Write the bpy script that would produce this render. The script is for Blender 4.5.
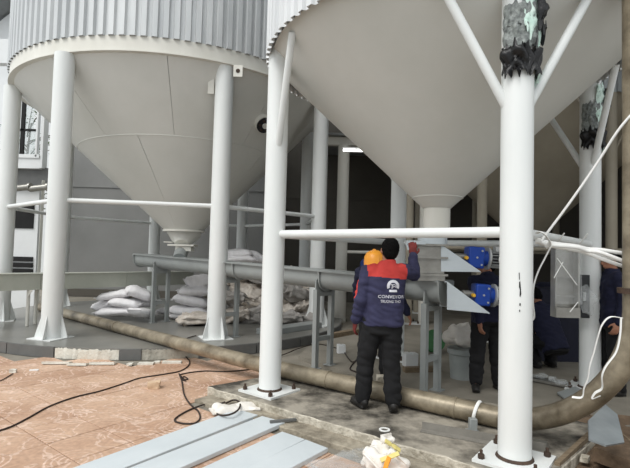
import bpy, bmesh, math, random
from mathutils import Vector, Matrix, Quaternion, noise
from mathutils.bvhtree import BVHTree
for o in list(bpy.data.objects): bpy.data.objects.remove(o)
S = bpy.context.scene
COL = S.collection
PI = math.pi; ZV = Vector((0, 0, 1))
R_ = math.radians
random.seed(7)

# ------------------------------------------------------------------ camera
F, H, PITCH, ROLL = 470.0, 1.55, R_(2.44), R_(1.5)
cam = bpy.data.cameras.new('camera'); camo = bpy.data.objects.new('camera', cam); COL.objects.link(camo)
cam.sensor_width = 36.0; cam.lens = 36.0 * F / 630.0; cam.clip_end = 200
camo.matrix_world = (Matrix.Translation((0, 0, H)) @ Matrix.Rotation(PI/2 + PITCH, 4, 'X') @ Matrix.Rotation(ROLL, 4, 'Z'))
S.camera = camo
# ------------------------------------------------------------------ sky, sun, exposure
W = bpy.data.worlds.new('overcast_sky'); S.world = W; W.use_nodes = True
wn = W.node_tree.nodes; wl = W.node_tree.links
wn['Background'].inputs[0].default_value = (0.93, 0.97, 1.0, 1)
wn['Background'].inputs[1].default_value = 0.85
sd = bpy.data.lights.new('sun', 'SUN'); sd.energy = 1.9; sd.angle = R_(35); sd.color = (1.0, 0.985, 0.955)
so = bpy.data.objects.new('sun', sd); COL.objects.link(so)
so.rotation_euler = Vector((0.5, 0.55, -0.95)).to_track_quat('-Z', 'Y').to_euler(); so.location = (-4, -6, 12)
S.view_settings.view_transform = 'Standard'; S.view_settings.look = 'None'
S.view_settings.gamma = 1.0; S.view_settings.use_curve_mapping = False
S.view_settings.exposure = 0.3

# ------------------------------------------------------------------ measuring helpers (survey of the place from photo sight lines)
def ray(x, y):
    a = x-315.0; b = 234.0-y
    a2 = a*math.cos(ROLL)-b*math.sin(ROLL); b2 = a*math.sin(ROLL)+b*math.cos(ROLL)
    d = (a2/F, 1.0, b2/F)
    return Vector((d[0], d[1]*math.cos(PITCH)-d[2]*math.sin(PITCH), d[1]*math.sin(PITCH)+d[2]*math.cos(PITCH)))
def gp(x, y, z=0.0):
    d = ray(x, y); return d*((z-H)/d.z)+Vector((0, 0, H))
def at(x, y, Y):
    d = ray(x, y); return d*(Y/d.y)+Vector((0, 0, H))

# ------------------------------------------------------------------ materials
MATS = {}
def srgb(c):
    return tuple(((v/255.0)/12.92 if v/255.0 <= 0.04045 else ((v/255.0+0.055)/1.055)**2.4) for v in c)
def mat(name, c1, c2=None, rough=0.6, metal=0.0, scale=4.0, amt=1.0, bump=0.0, bscale=None, stretch=None, spec=0.4, detail=6):
    if name in MATS: return MATS[name]
    m = bpy.data.materials.new(name); m.use_nodes = True
    nt = m.node_tree; n = nt.nodes; l = nt.links; b = n['Principled BSDF']
    b.inputs['Roughness'].default_value = rough; b.inputs['Metallic'].default_value = metal
    b.inputs['Specular IOR Level'].default_value = spec
    a = srgb(c1); d = srgb(c2 if c2 else c1)
    tc = n.new('ShaderNodeTexCoord'); mp = n.new('ShaderNodeMapping'); l.new(tc.outputs['Object'], mp.inputs[0])
    if stretch: mp.inputs['Scale'].default_value = stretch
    nz = n.new('ShaderNodeTexNoise'); nz.inputs['Scale'].default_value = scale; nz.inputs['Detail'].default_value = detail
    nz.inputs['Roughness'].default_value = 0.62
    l.new(mp.outputs[0], nz.inputs['Vector'])
    rp = n.new('ShaderNodeValToRGB'); rp.color_ramp.elements[0].position = 0.5-0.22/amt; rp.color_ramp.elements[1].position = 0.5+0.22/amt
    rp.color_ramp.elements[0].color = (*a, 1); rp.color_ramp.elements[1].color = (*d, 1)
    l.new(nz.outputs['Fac'], rp.inputs[0]); l.new(rp.outputs[0], b.inputs['Base Color'])
    if bump:
        bp = n.new('ShaderNodeBump'); bp.inputs['Strength'].default_value = bump; bp.inputs['Distance'].default_value = 0.02
        nb = n.new('ShaderNodeTexNoise'); nb.inputs['Scale'].default_value = bscale or scale*4; nb.inputs['Detail'].default_value = 8
        l.new(mp.outputs[0], nb.inputs['Vector']); l.new(nb.outputs['Fac'], bp.inputs['Height']); l.new(bp.outputs[0], b.inputs['Normal'])
    MATS[name] = m; return m

WHITE = mat('white_painted_steel', (214, 217, 215), (226, 228, 226), 0.45, scale=2.5, bump=0.03, stretch=(1, 1, .25))
CREAM = mat('cream_painted_steel', (206, 204, 194), (222, 220, 212), 0.5, scale=2.0, stretch=(1, 1, .3))
CONE = mat('grey_beige_painted_plate', (198, 198, 191), (210, 209, 203), 0.55, scale=0.9, bump=0.04, bscale=3)
CONED = mat('shade_toned_beige_plate', (152, 144, 128), (168, 160, 144), 0.6, scale=1.2)  # beige darkened to carry the shade on the rear silos
GALV = mat('corrugated_galvanised_sheet', (182, 185, 186), (210, 212, 212), 0.4, 0.25, scale=3, stretch=(1, 1, .15))
GALVW = mat('bright_corrugated_sheet', (206, 208, 209), (228, 229, 229), 0.4, 0.15, scale=3, stretch=(1, 1, .15))
GALVD = mat('dark_galvanised_sheet', (150, 154, 156), (186, 190, 190), 0.45, 0.4, scale=3, stretch=(1, 1, .15))  # darker galvanised tone for the rear silos
GREY = mat('grey_painted_steel', (136, 140, 139), (152, 156, 154), 0.42, scale=3)
GREYG = mat('grey_green_painted_steel', (164, 167, 156), (180, 182, 171), 0.5, scale=2.5)
ZINC = mat('zinc_sheet', (182, 190, 194), (200, 208, 212), 0.4, 0.2, scale=2)
STEEL = mat('dull_stainless_sheet', (132, 130, 124), (164, 162, 156), 0.35, 0.6, scale=6)
PLATEB = mat('pale_blue_painted_sheet', (192, 199, 202), (206, 212, 214), 0.45, scale=2)
CONC = mat('concrete_screed', (112, 107, 97), (146, 140, 128), 0.75, scale=1.6, bump=0.15, bscale=18)
CONCW = mat('wet_concrete', (104, 104, 100), (134, 132, 126), 0.28, scale=1.1, bump=0.06, bscale=9)
SLABM = mat('stained_slab_concrete', (66, 62, 55), (158, 151, 138), 0.85, scale=3.0, bump=0.45, bscale=26, amt=1.9)
SLABE = mat('rough_cast_edge', (146, 139, 124), (206, 199, 184), 0.9, scale=9, bump=0.9, bscale=30, amt=1.5)
STEPM = mat('darkened_mortar_step', (116, 108, 94), (168, 159, 142), 0.9, scale=7, bump=0.9, bscale=26, amt=1.5)  # step darker than the slab edge, standing in for lacking edge shadow
MORTAR = mat('flaking_white_mortar', (196, 192, 180), (226, 224, 214), 0.95, scale=9, bump=0.7, bscale=22)
MOTTLE = mat('mottled_old_mortar', (128, 124, 114), (186, 182, 170), 0.95, scale=6, bump=0.6, bscale=24)
GTILE = mat('dark_grey_kerb_tile', (92, 93, 92), (106, 106, 104), 0.5, scale=5)
SOIL = mat('damp_brown_soil', (78, 64, 50), (122, 102, 82), 0.95, scale=6, bump=0.9, bscale=14)
PIPEM = mat('mud_stained_pipe', (96, 86, 70), (166, 155, 134), 0.36, 0.3, scale=4, bump=0.15, amt=1.2)
SACKM = mat('white_woven_sack', (218, 216, 217), (234, 232, 233), 0.8, scale=9, bump=0.15, bscale=60)
BAGM = mat('dirty_woven_bag', (164, 152, 138), (222, 215, 206), 0.85, scale=7, bump=0.4, bscale=20)
BAGG = mat('grey_woven_bag', (128, 124, 118), (172, 168, 164), 0.85, scale=7, bump=0.4, bscale=20)
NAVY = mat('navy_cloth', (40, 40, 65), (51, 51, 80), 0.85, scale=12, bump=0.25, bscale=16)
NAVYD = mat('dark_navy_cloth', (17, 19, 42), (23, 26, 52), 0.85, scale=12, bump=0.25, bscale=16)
RED = mat('red_cloth', (176, 52, 47), (194, 62, 56), 0.8, scale=12, bump=0.2, bscale=16)
BLACKC = mat('black_cloth', (13, 13, 15), (21, 21, 23), 0.9, scale=10, bump=0.25, bscale=14)
SKIN = mat('skin', (150, 104, 82), (166, 118, 94), 0.55, scale=8)
HAIRM = mat('black_hair', (8, 8, 9), (15, 14, 14), 0.85, spec=0.1, scale=40, bump=0.5, bscale=70)
SHOE = mat('black_shoe_leather', (20, 19, 19), (36, 34, 32), 0.5, scale=8)
GLOVE = mat('dark_red_glove', (92, 34, 32), (120, 46, 42), 0.8, scale=14)
ORANGE = mat('orange_hard_shell', (228, 148, 44), (238, 162, 56), 0.35, scale=4)
BLUE = mat('blue_gearbox_paint', (18, 58, 144), (24, 68, 160), 0.4, scale=6)
DARKM = mat('black_motor_paint', (24, 25, 28), (40, 41, 44), 0.45, scale=6)
LITEM = mat('cast_aluminium', (160, 162, 162), (190, 192, 190), 0.4, 0.3, scale=6)
YELLOW = mat('yellow_plastic', (220, 166, 40), (230, 180, 60), 0.5)
BLACKP = mat('black_plastic_film', (12, 12, 13), (24, 24, 26), 0.3, scale=20, bump=0.3)
MINT = mat('pale_green_film', (176, 208, 194), (214, 228, 220), 0.4, scale=9, bump=0.3)
GREYF = mat('printed_grey_film', (54, 57, 58), (150, 156, 152), 0.4, scale=30, bump=0.3)
PVC = mat('white_plastic_strap', (226, 226, 222), (242, 242, 240), 0.5)
CABLEM = mat('black_rubber_cable', (38, 30, 26), (54, 42, 36), 0.6)
RUST = mat('rusty_bolt', (52, 42, 36), (84, 66, 54), 0.8, scale=20)
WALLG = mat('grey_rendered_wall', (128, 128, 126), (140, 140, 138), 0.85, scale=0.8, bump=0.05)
WALLD = mat('shade_darkened_wall', (84, 80, 74), (98, 94, 87), 0.9, scale=0.8, bump=0.1)  # wall tone with the shade behind the silos put into it
WALLW = mat('white_cabin_panel', (214, 216, 216), (226, 228, 228), 0.5, scale=1)
DARKG = mat('dark_opening', (20, 20, 20), (28, 28, 28), 0.8)
LEAF = mat('green_leaves', (62, 84, 46), (96, 118, 70), 0.7, scale=3)
BARK = mat('brown_bark', (70, 58, 46), (96, 82, 66), 0.9, scale=6, bump=0.5)
WOOD = mat('weathered_wood', (104, 90, 72), (140, 124, 102), 0.8, scale=5, stretch=(1, 8, 8), bump=0.3)
BRICK = mat('fired_clay_block', (150, 118, 92), (176, 144, 116), 0.9, scale=8, bump=0.4)
BUCKET = mat('grey_plastic', (140, 146, 144), (156, 160, 158), 0.5)
GREENP = mat('green_plastic', (34, 84, 42), (48, 104, 54), 0.5, scale=9)
RUBB = mat('white_rubbish_bag', (214, 208, 198), (236, 232, 226), 0.5, scale=7, bump=0.5, bscale=16)
YPACK = mat('yellow_packet', (204, 190, 110), (222, 208, 140), 0.5)
TAN = mat('tan_tile_back', (196, 168, 140), (216, 190, 160), 0.9, scale=9, bump=0.3)
BLUEP = mat('blue_plastic', (16, 44, 96), (22, 54, 112), 0.5)
ROOFM = mat('grey_roof_sheet', (120, 122, 122), (140, 142, 142), 0.5, 0.2, scale=2)

def emis(name, c, s):
    m = bpy.data.materials.new(name); m.use_nodes = True; b = m.node_tree.nodes['Principled BSDF']
    b.inputs['Emission Color'].default_value = (*c, 1); b.inputs['Emission Strength'].default_value = s
    b.inputs['Base Color'].default_value = (.9, .9, .9, 1); return m
TUBE = emis('lit_fluorescent_tube', (1, 1, .97), 3.0)

def glassy(name, c, alpha, rough=0.15, bump=0.0):
    m = bpy.data.materials.new(name); m.use_nodes = True; nt = m.node_tree; b = nt.nodes['Principled BSDF']
    b.inputs['Base Color'].default_value = (*srgb(c), 1); b.inputs['Roughness'].default_value = rough; b.inputs['Alpha'].default_value = alpha
    if bump:
        nz = nt.nodes.new('ShaderNodeTexNoise'); nz.inputs['Scale'].default_value = 14
        bp = nt.nodes.new('ShaderNodeBump'); bp.inputs['Strength'].default_value = bump
        nt.links.new(nz.outputs['Fac'], bp.inputs['Height']); nt.links.new(bp.outputs[0], b.inputs['Normal'])
    return m
GLASS = glassy('window_glass', (200, 210, 210), 0.25, 0.05)
FILM = glassy('clear_plastic_film', (220, 224, 224), 0.2, 0.2, 0.6)

def tile_material():
    m = bpy.data.materials.new('swirl_paving_tile'); m.use_nodes = True
    nt = m.node_tree; n = nt.nodes; l = nt.links; b = n['Principled BSDF']
    tc = n.new('ShaderNodeTexCoord'); oi = n.new('ShaderNodeObjectInfo')
    def math_(op, a, c=None, d=None):
        q = n.new('ShaderNodeMath'); q.operation = op
        for i, v in enumerate((a, c, d)):
            if v is None: continue
            if isinstance(v, (int, float)): q.inputs[i].default_value = v
            else: l.new(v, q.inputs[i])
        return q.outputs[0]
    # each tile carries arcs struck from two opposite corners
    def rings(cx, cy, r):
        s = n.new('ShaderNodeVectorMath'); s.operation = 'SUBTRACT'; l.new(tc.outputs['Object'], s.inputs[0]); s.inputs[1].default_value = (cx, cy, 0)
        nz = n.new('ShaderNodeTexNoise'); nz.inputs['Scale'].default_value = 9; l.new(tc.outputs['Object'], nz.inputs['Vector'])
        ln = n.new('ShaderNodeVectorMath'); ln.operation = 'LENGTH'
        sp = n.new('ShaderNodeSeparateXYZ'); l.new(s.outputs[0], sp.inputs[0])
        d = math_('SQRT', math_('ADD', math_('MULTIPLY', sp.outputs[0], sp.outputs[0]), math_('MULTIPLY', sp.outputs[1], sp.outputs[1])))
        d2 = math_('ADD', d, math_('MULTIPLY', nz.outputs['Fac'], 0.012))
        w = math_('SINE', math_('MULTIPLY', d2, 2*PI/0.046))
        return math_('MULTIPLY', math_('GREATER_THAN', w, 0.55), math_('LESS_THAN', d, r))
    a = math_('MAXIMUM', rings(.225, .225, .22), rings(-.225, -.225, .22))
    wv = n.new('ShaderNodeTexNoise'); wv.inputs['Scale'].default_value = 2.6; wv.inputs['Detail'].default_value = 10; wv.inputs['Distortion'].default_value = 1.2
    geo = n.new('ShaderNodeNewGeometry'); l.new(geo.outputs['Position'], wv.inputs['Vector'])
    vein = math_('MULTIPLY', math_('LESS_THAN', math_('ABSOLUTE', math_('SUBTRACT', wv.outputs['Fac'], .5)), .018), 0.8)
    dirt = n.new('ShaderNodeTexNoise'); dirt.inputs['Scale'].default_value = 1.3; dirt.inputs['Detail'].default_value = 9; l.new(geo.outputs['Position'], dirt.inputs['Vector'])
    r1 = n.new('ShaderNodeValToRGB'); r1.color_ramp.elements[0].position = .3; r1.color_ramp.elements[1].position = .72
    r1.color_ramp.elements[0].color = (*srgb((166, 130, 105)), 1); r1.color_ramp.elements[1].color = (*srgb((204, 173, 148)), 1)
    l.new(dirt.outputs['Fac'], r1.inputs[0])
    fine = n.new('ShaderNodeTexNoise'); fine.inputs['Scale'].default_value = 26; fine.inputs['Detail'].default_value = 6; l.new(geo.outputs['Position'], fine.inputs['Vector'])
    wear = math_('MULTIPLY', math_('MAXIMUM', math_('MULTIPLY', a, math_('ADD', math_('MULTIPLY', math_('POWER', oi.outputs['Random'], 2.0), .75), .1)), math_('MULTIPLY', vein, .55)), math_('MULTIPLY', fine.outputs['Fac'], 1.6))
    mx = n.new('ShaderNodeMix'); mx.data_type = 'RGBA'; l.new(wear, mx.inputs[0]); l.new(r1.outputs[0], mx.inputs[6]); mx.inputs[7].default_value = (*srgb((230, 206, 190)), 1)
    hs = n.new('ShaderNodeHueSaturation'); l.new(mx.outputs[2], hs.inputs['Color']); l.new(math_('ADD', math_('MULTIPLY', fine.outputs['Fac'], .7), .64), hs.inputs['Value'])
    l.new(hs.outputs[0], b.inputs['Base Color']); b.inputs['Roughness'].default_value = .75
    bp = n.new('ShaderNodeBump'); bp.inputs['Strength'].default_value = .25; bp.inputs['Distance'].default_value = .006
    l.new(math_('ADD', math_('MULTIPLY', a, -.5), fine.outputs['Fac']), bp.inputs['Height']); l.new(bp.outputs[0], b.inputs['Normal'])
    return m
TILE = tile_material()

# ------------------------------------------------------------------ mesh helpers
ORG = {}
def place(o, parent):
    if parent is not None: o.parent = parent
    COL.objects.link(o)
def tag(o, label=None, cat=None, group=None, kind=None):
    if label: o['label'] = label
    if cat: o['category'] = cat
    if group: o['group'] = group
    if kind: o['kind'] = kind
    return o
def thing(name, loc, label, cat, group=None, kind=None):
    o = bpy.data.objects.new(name, None); COL.objects.link(o); o.location = loc; o.empty_display_size = .1
    ORG[o] = Vector(loc); return tag(o, label, cat, group, kind)
class MB:
    def __init__(s): s.v = []; s.f = []; s.m = []
    def add(s, vs, fs, mi=0):
        k = len(s.v); s.v += [Vector(v) for v in vs]; s.f += [[i+k for i in f] for f in fs]; s.m += [mi]*len(fs); return s
    def box(s, c, size, M=None, mi=0):
        c = Vector(c); x, y, z = [q/2 for q in size]
        vs = [Vector((a*x, b*y, d*z)) for a in (-1, 1) for b in (-1, 1) for d in (-1, 1)]
        if M is not None: vs = [M @ v for v in vs]
        return s.add([c+v for v in vs], [(0, 1, 3, 2), (4, 6, 7, 5), (0, 4, 5, 1), (2, 3, 7, 6), (0, 2, 6, 4), (1, 5, 7, 3)], mi)
    def bar(s, p0, p1, w, h, mi=0, up=(0, 0, 1)):
        p0 = Vector(p0); p1 = Vector(p1); d = (p1-p0); L = d.length; d.normalize()
        u = Vector(up); r = d.cross(u)
        if r.length < 1e-4: r = d.cross(Vector((1, 0, 0)))
        r.normalize(); u = r.cross(d)
        M = Matrix((r, d, u)).transposed()
        return s.box((p0+p1)/2, (w, L, h), M, mi)
    def tube(s, path, r, seg=12, caps=True, mi=0, flat=1.0):
        path = [Vector(p) for p in path]; n = len(path); rr = r if isinstance(r, (list, tuple)) else [r]*n
        t0 = (path[1]-path[0]).normalized(); ref = Vector((0, 0, 1)) if abs(t0.z) < .9 else Vector((1, 0, 0))
        u = t0.cross(ref).normalized(); vs = []; fs = []
        for i, p in enumerate(path):
            t = (path[min(i+1, n-1)]-path[max(i-1, 0)]).normalized()
            u = (u-t*u.dot(t)).normalized(); w = t.cross(u)
            for k in range(seg):
                a = 2*PI*k/seg; vs.append(p+(u*math.cos(a)+w*math.sin(a)*flat)*rr[i])
        for i in range(n-1):
            for k in range(seg):
                a = i*seg+k; b = i*seg+(k+1) % seg; fs.append((a, b, b+seg, a+seg))
        if caps: fs.append(tuple(reversed(range(seg)))); fs.append(tuple((n-1)*seg+k for k in range(seg)))
        return s.add(vs, fs, mi)
    def cyl(s, p0, p1, r0, r1=None, seg=24, mi=0): return s.tube([p0, p1], [r0, r0 if r1 is None else r1], seg, True, mi)
    def lathe(s, c, prof, seg=48, mi=0, a0=0, a1=2*PI):
        c = Vector(c); full = abs(a1-a0-2*PI) < 1e-6; n = seg if full else seg+1; vs = []; fs = []
        for r, z in prof:
            for k in range(n):
                a = a0+(a1-a0)*k/seg; vs.append(c+Vector((r*math.cos(a), r*math.sin(a), z)))
        for i in range(len(prof)-1):
            for k in range(seg):
                a = i*n+k; b = i*n+(k+1) % n; fs.append((a, b, b+n, a+n))
        return s.add(vs, fs, mi)
    def prism(s, pts, z0, z1, mi=0, mtop=None):
        n = len(pts); vs = [(p[0], p[1], z0) for p in pts]+[(p[0], p[1], z1) for p in pts]
        s.add(vs, [tuple(reversed(range(n)))]+[(i, (i+1) % n, (i+1) % n+n, i+n) for i in range(n)], mi)
        k = len(s.v)-n; s.f.append([k+i for i in range(n)]); s.m.append(mi if mtop is None else mtop); return s
    def plate(s, pts, thick, mi=0):
        pts = [Vector(p) for p in pts]; nn = (pts[1]-pts[0]).cross(pts[2]-pts[0]).normalized()*thick/2; n = len(pts)
        return s.add([p-nn for p in pts]+[p+nn for p in pts], [tuple(reversed(range(n))), tuple(range(n, 2*n))]+[(i, (i+1) % n, (i+1) % n+n, i+n) for i in range(n)], mi)
    def mesh(s, name, mats, off=Vector((0, 0, 0)), sharp=35):
        me = bpy.data.meshes.new(name); me.from_pydata([v-off for v in s.v], [], s.f)
        for m in (mats if isinstance(mats, (list, tuple)) else [mats]): me.materials.append(m)
        for p, mi in zip(me.polygons, s.m): p.material_index = mi; p.use_smooth = True
        me.update(); bm = bmesh.new(); bm.from_mesh(me); bmesh.ops.recalc_face_normals(bm, faces=bm.faces); bm.to_mesh(me); bm.free()
        me.set_sharp_from_angle(angle=R_(sharp)); return me
    def build(s, name, mats, parent=None, sharp=35, bevel=0):
        base = ORG.get(parent, Vector((0, 0, 0)))
        if parent is None:      # own origin at the base of the thing
            xs = [v.x for v in s.v]; ys = [v.y for v in s.v]
            base = Vector(((min(xs)+max(xs))/2, (min(ys)+max(ys))/2, min(v.z for v in s.v)))
        o = bpy.data.objects.new(name, s.mesh(name, mats, base, sharp))
        if parent is None: o.location = base; ORG[o] = base
        else: ORG[o] = base
        place(o, parent)
        if bevel:
            b = o.modifiers.new('bevel', 'BEVEL'); b.width = bevel; b.segments = 2; b.limit_method = 'ANGLE'
        return o
def smooth_path(pts, n=8):
    pts = [Vector(p) for p in pts]; out = []
    P = [pts[0]*2-pts[1]]+pts+[pts[-1]*2-pts[-2]]
    for i in range(1, len(P)-2):
        for k in range(n):
            t = k/n; a, b, c, d = P[i-1:i+3]
            out.append(.5*((2*b)+(c-a)*t+(2*a-5*b+4*c-d)*t*t+(3*b-a-3*c+d)*t**3))
    out.append(pts[-1]); return out
def inst(src, name, loc, rot, parent=None, scale=1.0):
    o = src.copy(); o.name = name; COL.objects.link(o); o.location = loc; o.rotation_euler = rot
    o.scale = (scale,)*3 if isinstance(scale, (int, float)) else scale
    if parent is not None: o.parent = parent
    return o

# ------------------------------------------------------------------ layout of the place
U = Vector((.79, -.613, 0)); N = Vector((.613, .79, 0))      # along / across the slab edge
def un(u, n, z=0): return U*u+N*n+Vector((0, 0, z))
C1 = Vector((-3.05, 10.33, 0)); R1 = 3.2                      # big silo
PADR = 3.68; PADZ = .15
C2 = Vector((1.37, 5.2, 0)); R2 = 1.85                        # small silo
SLABZ = .10; SLABN = 3.36

# ------------------------------------------------------------------ floor
fl = MB(); fl.prism([(-14, -3), (14, -3), (14, 18), (-14, 18)], -.2, -.012)
floor = fl.build('floor', CONC); tag(floor, 'brown swirl patterned paving and bare concrete yard floor', kind='structure')
base_floor = ORG[floor]
# paving tiles laid along the slab edge
TS = .45
tm = MB(); g = .004; h = TS/2-g
tm.add([(-h, -h, -.02), (h, -h, -.02), (h, h, -.02), (-h, h, -.02), (-h, -h, -.003), (h, -h, -.003), (h, h, -.003), (-h, h, -.003),
        (-h+.004, -h+.004, 0), (h-.004, -h+.004, 0), (h-.004, h-.004, 0), (-h+.004, h-.004, 0)],
       [(3, 2, 1, 0), (0, 1, 5, 4), (1, 2, 6, 5), (2, 3, 7, 6), (3, 0, 4, 7), (4, 5, 9, 8), (5, 6, 10, 9), (6, 7, 11, 10), (7, 4, 8, 11), (8, 9, 10, 11)])
tmesh = tm.mesh('paving_tile', TILE)
ang = math.atan2(U.y, U.x); cnt = 0
for i in range(-26, 12):
    for j in range(-2, 22):
        c = un((i+.5)*TS+.1, .36+(j+.5)*TS-.45)
        if c.y < 1.9 or c.y > 7.3 or abs(c.x)/max(c.y, .1) > .92: continue
        if (c-C1).length < PADR+.1: continue
        cu, cn = c.dot(U), c.dot(N)
        if cn > SLABN-.3 and cu > -4.05: continue
        if cn > 4.7 and c.x > -1.0: continue
        if cu > 0.35 and cn > 2.1: continue
        o = bpy.data.objects.new('paving_tile', tmesh); COL.objects.link(o); o.parent = floor
        o.location = c-base_floor+Vector((0, 0, random.uniform(-.0015, .0015))); o.rotation_euler = (random.uniform(-.002, .002), random.uniform(-.002, .002), ang+random.choice((0, PI/2)))
        cnt += 1
print('tiles', cnt)

# round pad of the big silo with faced kerb
pad = MB(); pad.prism([(C1.x+PADR*math.cos(2*PI*k/96), C1.y+PADR*math.sin(2*PI*k/96)) for k in range(96)], -.05, PADZ)
pado = pad.build('silo_pad', CONCW); tag(pado, 'round wet concrete pad under the big silo', kind='structure')
def kerb(a0, a1, name, m, dr, z1=PADZ-.004, seg=10, rough=0.0):
    k = MB(); r0, r1 = PADR-.01, PADR+dr; vs = []; fs = []
    for i in range(seg+1):
        a = R_(a0+(a1-a0)*i/seg)
        q_ = rough*noise.noise(Vector((i*.9, a0, 0)))
        for r, z in ((r0, -.005), (r1+q_, -.005), (r1-q_, z1+q_*1.2), (r0, z1+q_*1.2)): vs.append((C1.x+r*math.cos(a), C1.y+r*math.sin(a), z))
    for i in range(seg):
        for q in range(4): fs.append((i*4+q, i*4+(q+1) % 4, i*4+4+(q+1) % 4, i*4+4+q))
    fs += [(3, 2, 1, 0), tuple(seg*4+q for q in range(4))]
    k.add(vs, fs); return k.build(name, m, pado)
def padang(x, y):
    p = gp(x, y); return math.degrees(math.atan2(p.y-C1.y, p.x-C1.x))
a_w0, a_w1, a_g1, a_m1 = padang(53, 358), padang(116, 362), padang(139, 362), padang(200, 360)
for k in range(6):
    s0 = a_w0-(k+1)*13; kerb(s0+.15, s0+12.85, 'kerb_tile', GTILE, .03)
kerb(a_w0+.1, a_w1-.1, 'mortar_patch', MORTAR, .018, PADZ-.018, 40, .02)
kerb(a_w1, a_g1, 'kerb_tile', GTILE, .03)
kerb(a_g1+.1, a_m1, 'mortar_patch', MOTTLE, .018, PADZ-.018, 40, .02)
for k in range(4): kerb(a_m1+k*14+.15, a_m1+k*14+13.85, 'kerb_tile', GTILE, .03)

# slab of the small silo with a lower step in front
sl = MB(); pts = [un(-4.02+3.34*i/60, SLABN+.03*noise.noise(Vector((i*.45, 0, 0)))+.012*noise.noise(Vector((i*1.7, 2, 0)))) for i in range(61)]+[un(-.66, 3.75), un(-.6, 4.2), un(-.5, 4.9), un(-1.2, 4.95), un(-3.75, 4.6)]
sl.prism([(p.x, p.y) for p in pts], -.1, SLABZ, mi=1, mtop=0)
slab = sl.build('silo_slab', [SLABM, SLABE], bevel=.012); tag(slab, 'stained concrete slab with a rough front edge under the small silo', kind='structure')
st = MB(); pts = [un(-3.95+3.3*i/60, SLABN-.22+.001*i+.03*noise.noise(Vector((i*.4, 5, 0)))) for i in range(61)]+[ un(-.6, SLABN+.02), un(-3.95, SLABN+.02)]
st.prism([(p.x, p.y) for p in pts], -.08, .028)
sto = st.build('slab_step', STEPM, bevel=.008); tag(sto, 'low mortar step along the slab edge', kind='structure')
# inner yard behind the slab: raised screed
iy = MB(); pts = [un(-2.6, 4.85), un(.4, 4.75), un(3.2, 4.9), (9, 4.5), (9, 14.4), (-3, 14.4), (.2, 9), (-.2, 7)]
iy.prism([(p[0], p[1]) for p in pts], -.15, .05)
iyo = iy.build('yard_screed', CONC); tag(iyo, 'dusty concrete screed behind the slab', kind='structure')

# soil bank in the dug-out corner
def terrain(name, m, x0, x1, y0, y1, nx, ny, fz, bottom):
    k = MB(); vs = []; fs = []
    for j in range(ny+1):
        for i in range(nx+1):
            x = x0+(x1-x0)*i/nx; y = y0+(y1-y0)*j/ny; vs.append((x, y, fz(x, y)))
    for j in range(ny):
        for i in range(nx):
            a = j*(nx+1)+i; fs.append((a, a+1, a+nx+2, a+nx+1))
    nn = len(vs); ring = [i for i in range(nx+1)]+[(j)*(nx+1)+nx for j in range(1, ny+1)]+[ny*(nx+1)+i for i in range(nx-1, -1, -1)]+[j*(nx+1) for j in range(ny-1, 0, -1)]
    for i in ring: vs.append((vs[i][0], vs[i][1], bottom))
    L = len(ring)
    for q in range(L): fs.append((ring[q], nn+q, nn+(q+1) % L, ring[(q+1) % L]))
    fs.append(tuple(nn+q for q in range(L))); k.add(vs, fs); return k.build(name, m, sharp=60)
def soilz(x, y):
    q = noise.noise(Vector((x*3.1, y*3.1, 0)))*.035+noise.noise(Vector((x*9, y*9, 3)))*.018
    return .015+q+.06*max(0, min(1, (x-1.9)/.6))
soil = terrain('soil_bank', SOIL, 1.15, 4.3, 2.2, 4.6, 70, 55, soilz, -.1)
tag(soil, 'brown damp soil in the dug corner beside the bent pipe', kind='structure')

# ------------------------------------------------------------------ silos
def corrugated(c, R, z0, z1, pitch, depth):
    nrib = int(2*PI*R/pitch); k = MB(); prof = [(0, 0), (.46, 0), (.58, 1), (.88, 1)]; ang_ = []
    for i in range(nrib):
        for t, d in prof: ang_.append((2*PI*(i+t)/nrib, R-depth*d))
    n = len(ang_); vs = []
    for dr, z in ((0, z0), (0, z1), (-.008, z1), (-.008, z0)):
        for a, r in ang_: vs.append((c.x+(r+dr)*math.cos(a), c.y+(r+dr)*math.sin(a), z))
    fs = []
    for q in range(4):
        p = (q+1) % 4
        for i in range(n): j = (i+1) % n; fs.append((q*n+i, q*n+j, p*n+j, p*n+i))
    return k.add(vs, fs)
def cone_pt(c, apex, Rt, zt, rb, zb, a, t, off=0):
    """t = 0 at the top circle, 1 at the bottom circle"""
    cc = c.lerp(apex, t); r = Rt+(rb-Rt)*t+off
    return Vector((cc.x+r*math.cos(a), cc.y+r*math.sin(a), zt+(zb-zt)*t))
def cone_panel(c, apex, Rt, zt, rb, zb, a0, a1, t0, t1, seg, off):
    k = MB(); vs = []; fs = []
    for o2 in (off, off-.008):
        for t in (t0, t1):
            for i in range(seg+1): vs.append(cone_pt(c, apex, Rt, zt, rb, zb, a0+(a1-a0)*i/seg, t, o2))
    n = seg+1
    for i in range(seg):
        fs += [(i, i+1, n+i+1, n+i), (2*n+i, 3*n+i, 3*n+i+1, 2*n+i+1), (i, 2*n+i, 2*n+i+1, i+1), (n+i, n+i+1, 3*n+i+1, 3*n+i)]
    fs += [(0, n, 3*n, 2*n), (seg, 2*n+seg, 3*n+seg, n+seg)]
    return k.add(vs, fs)

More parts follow.
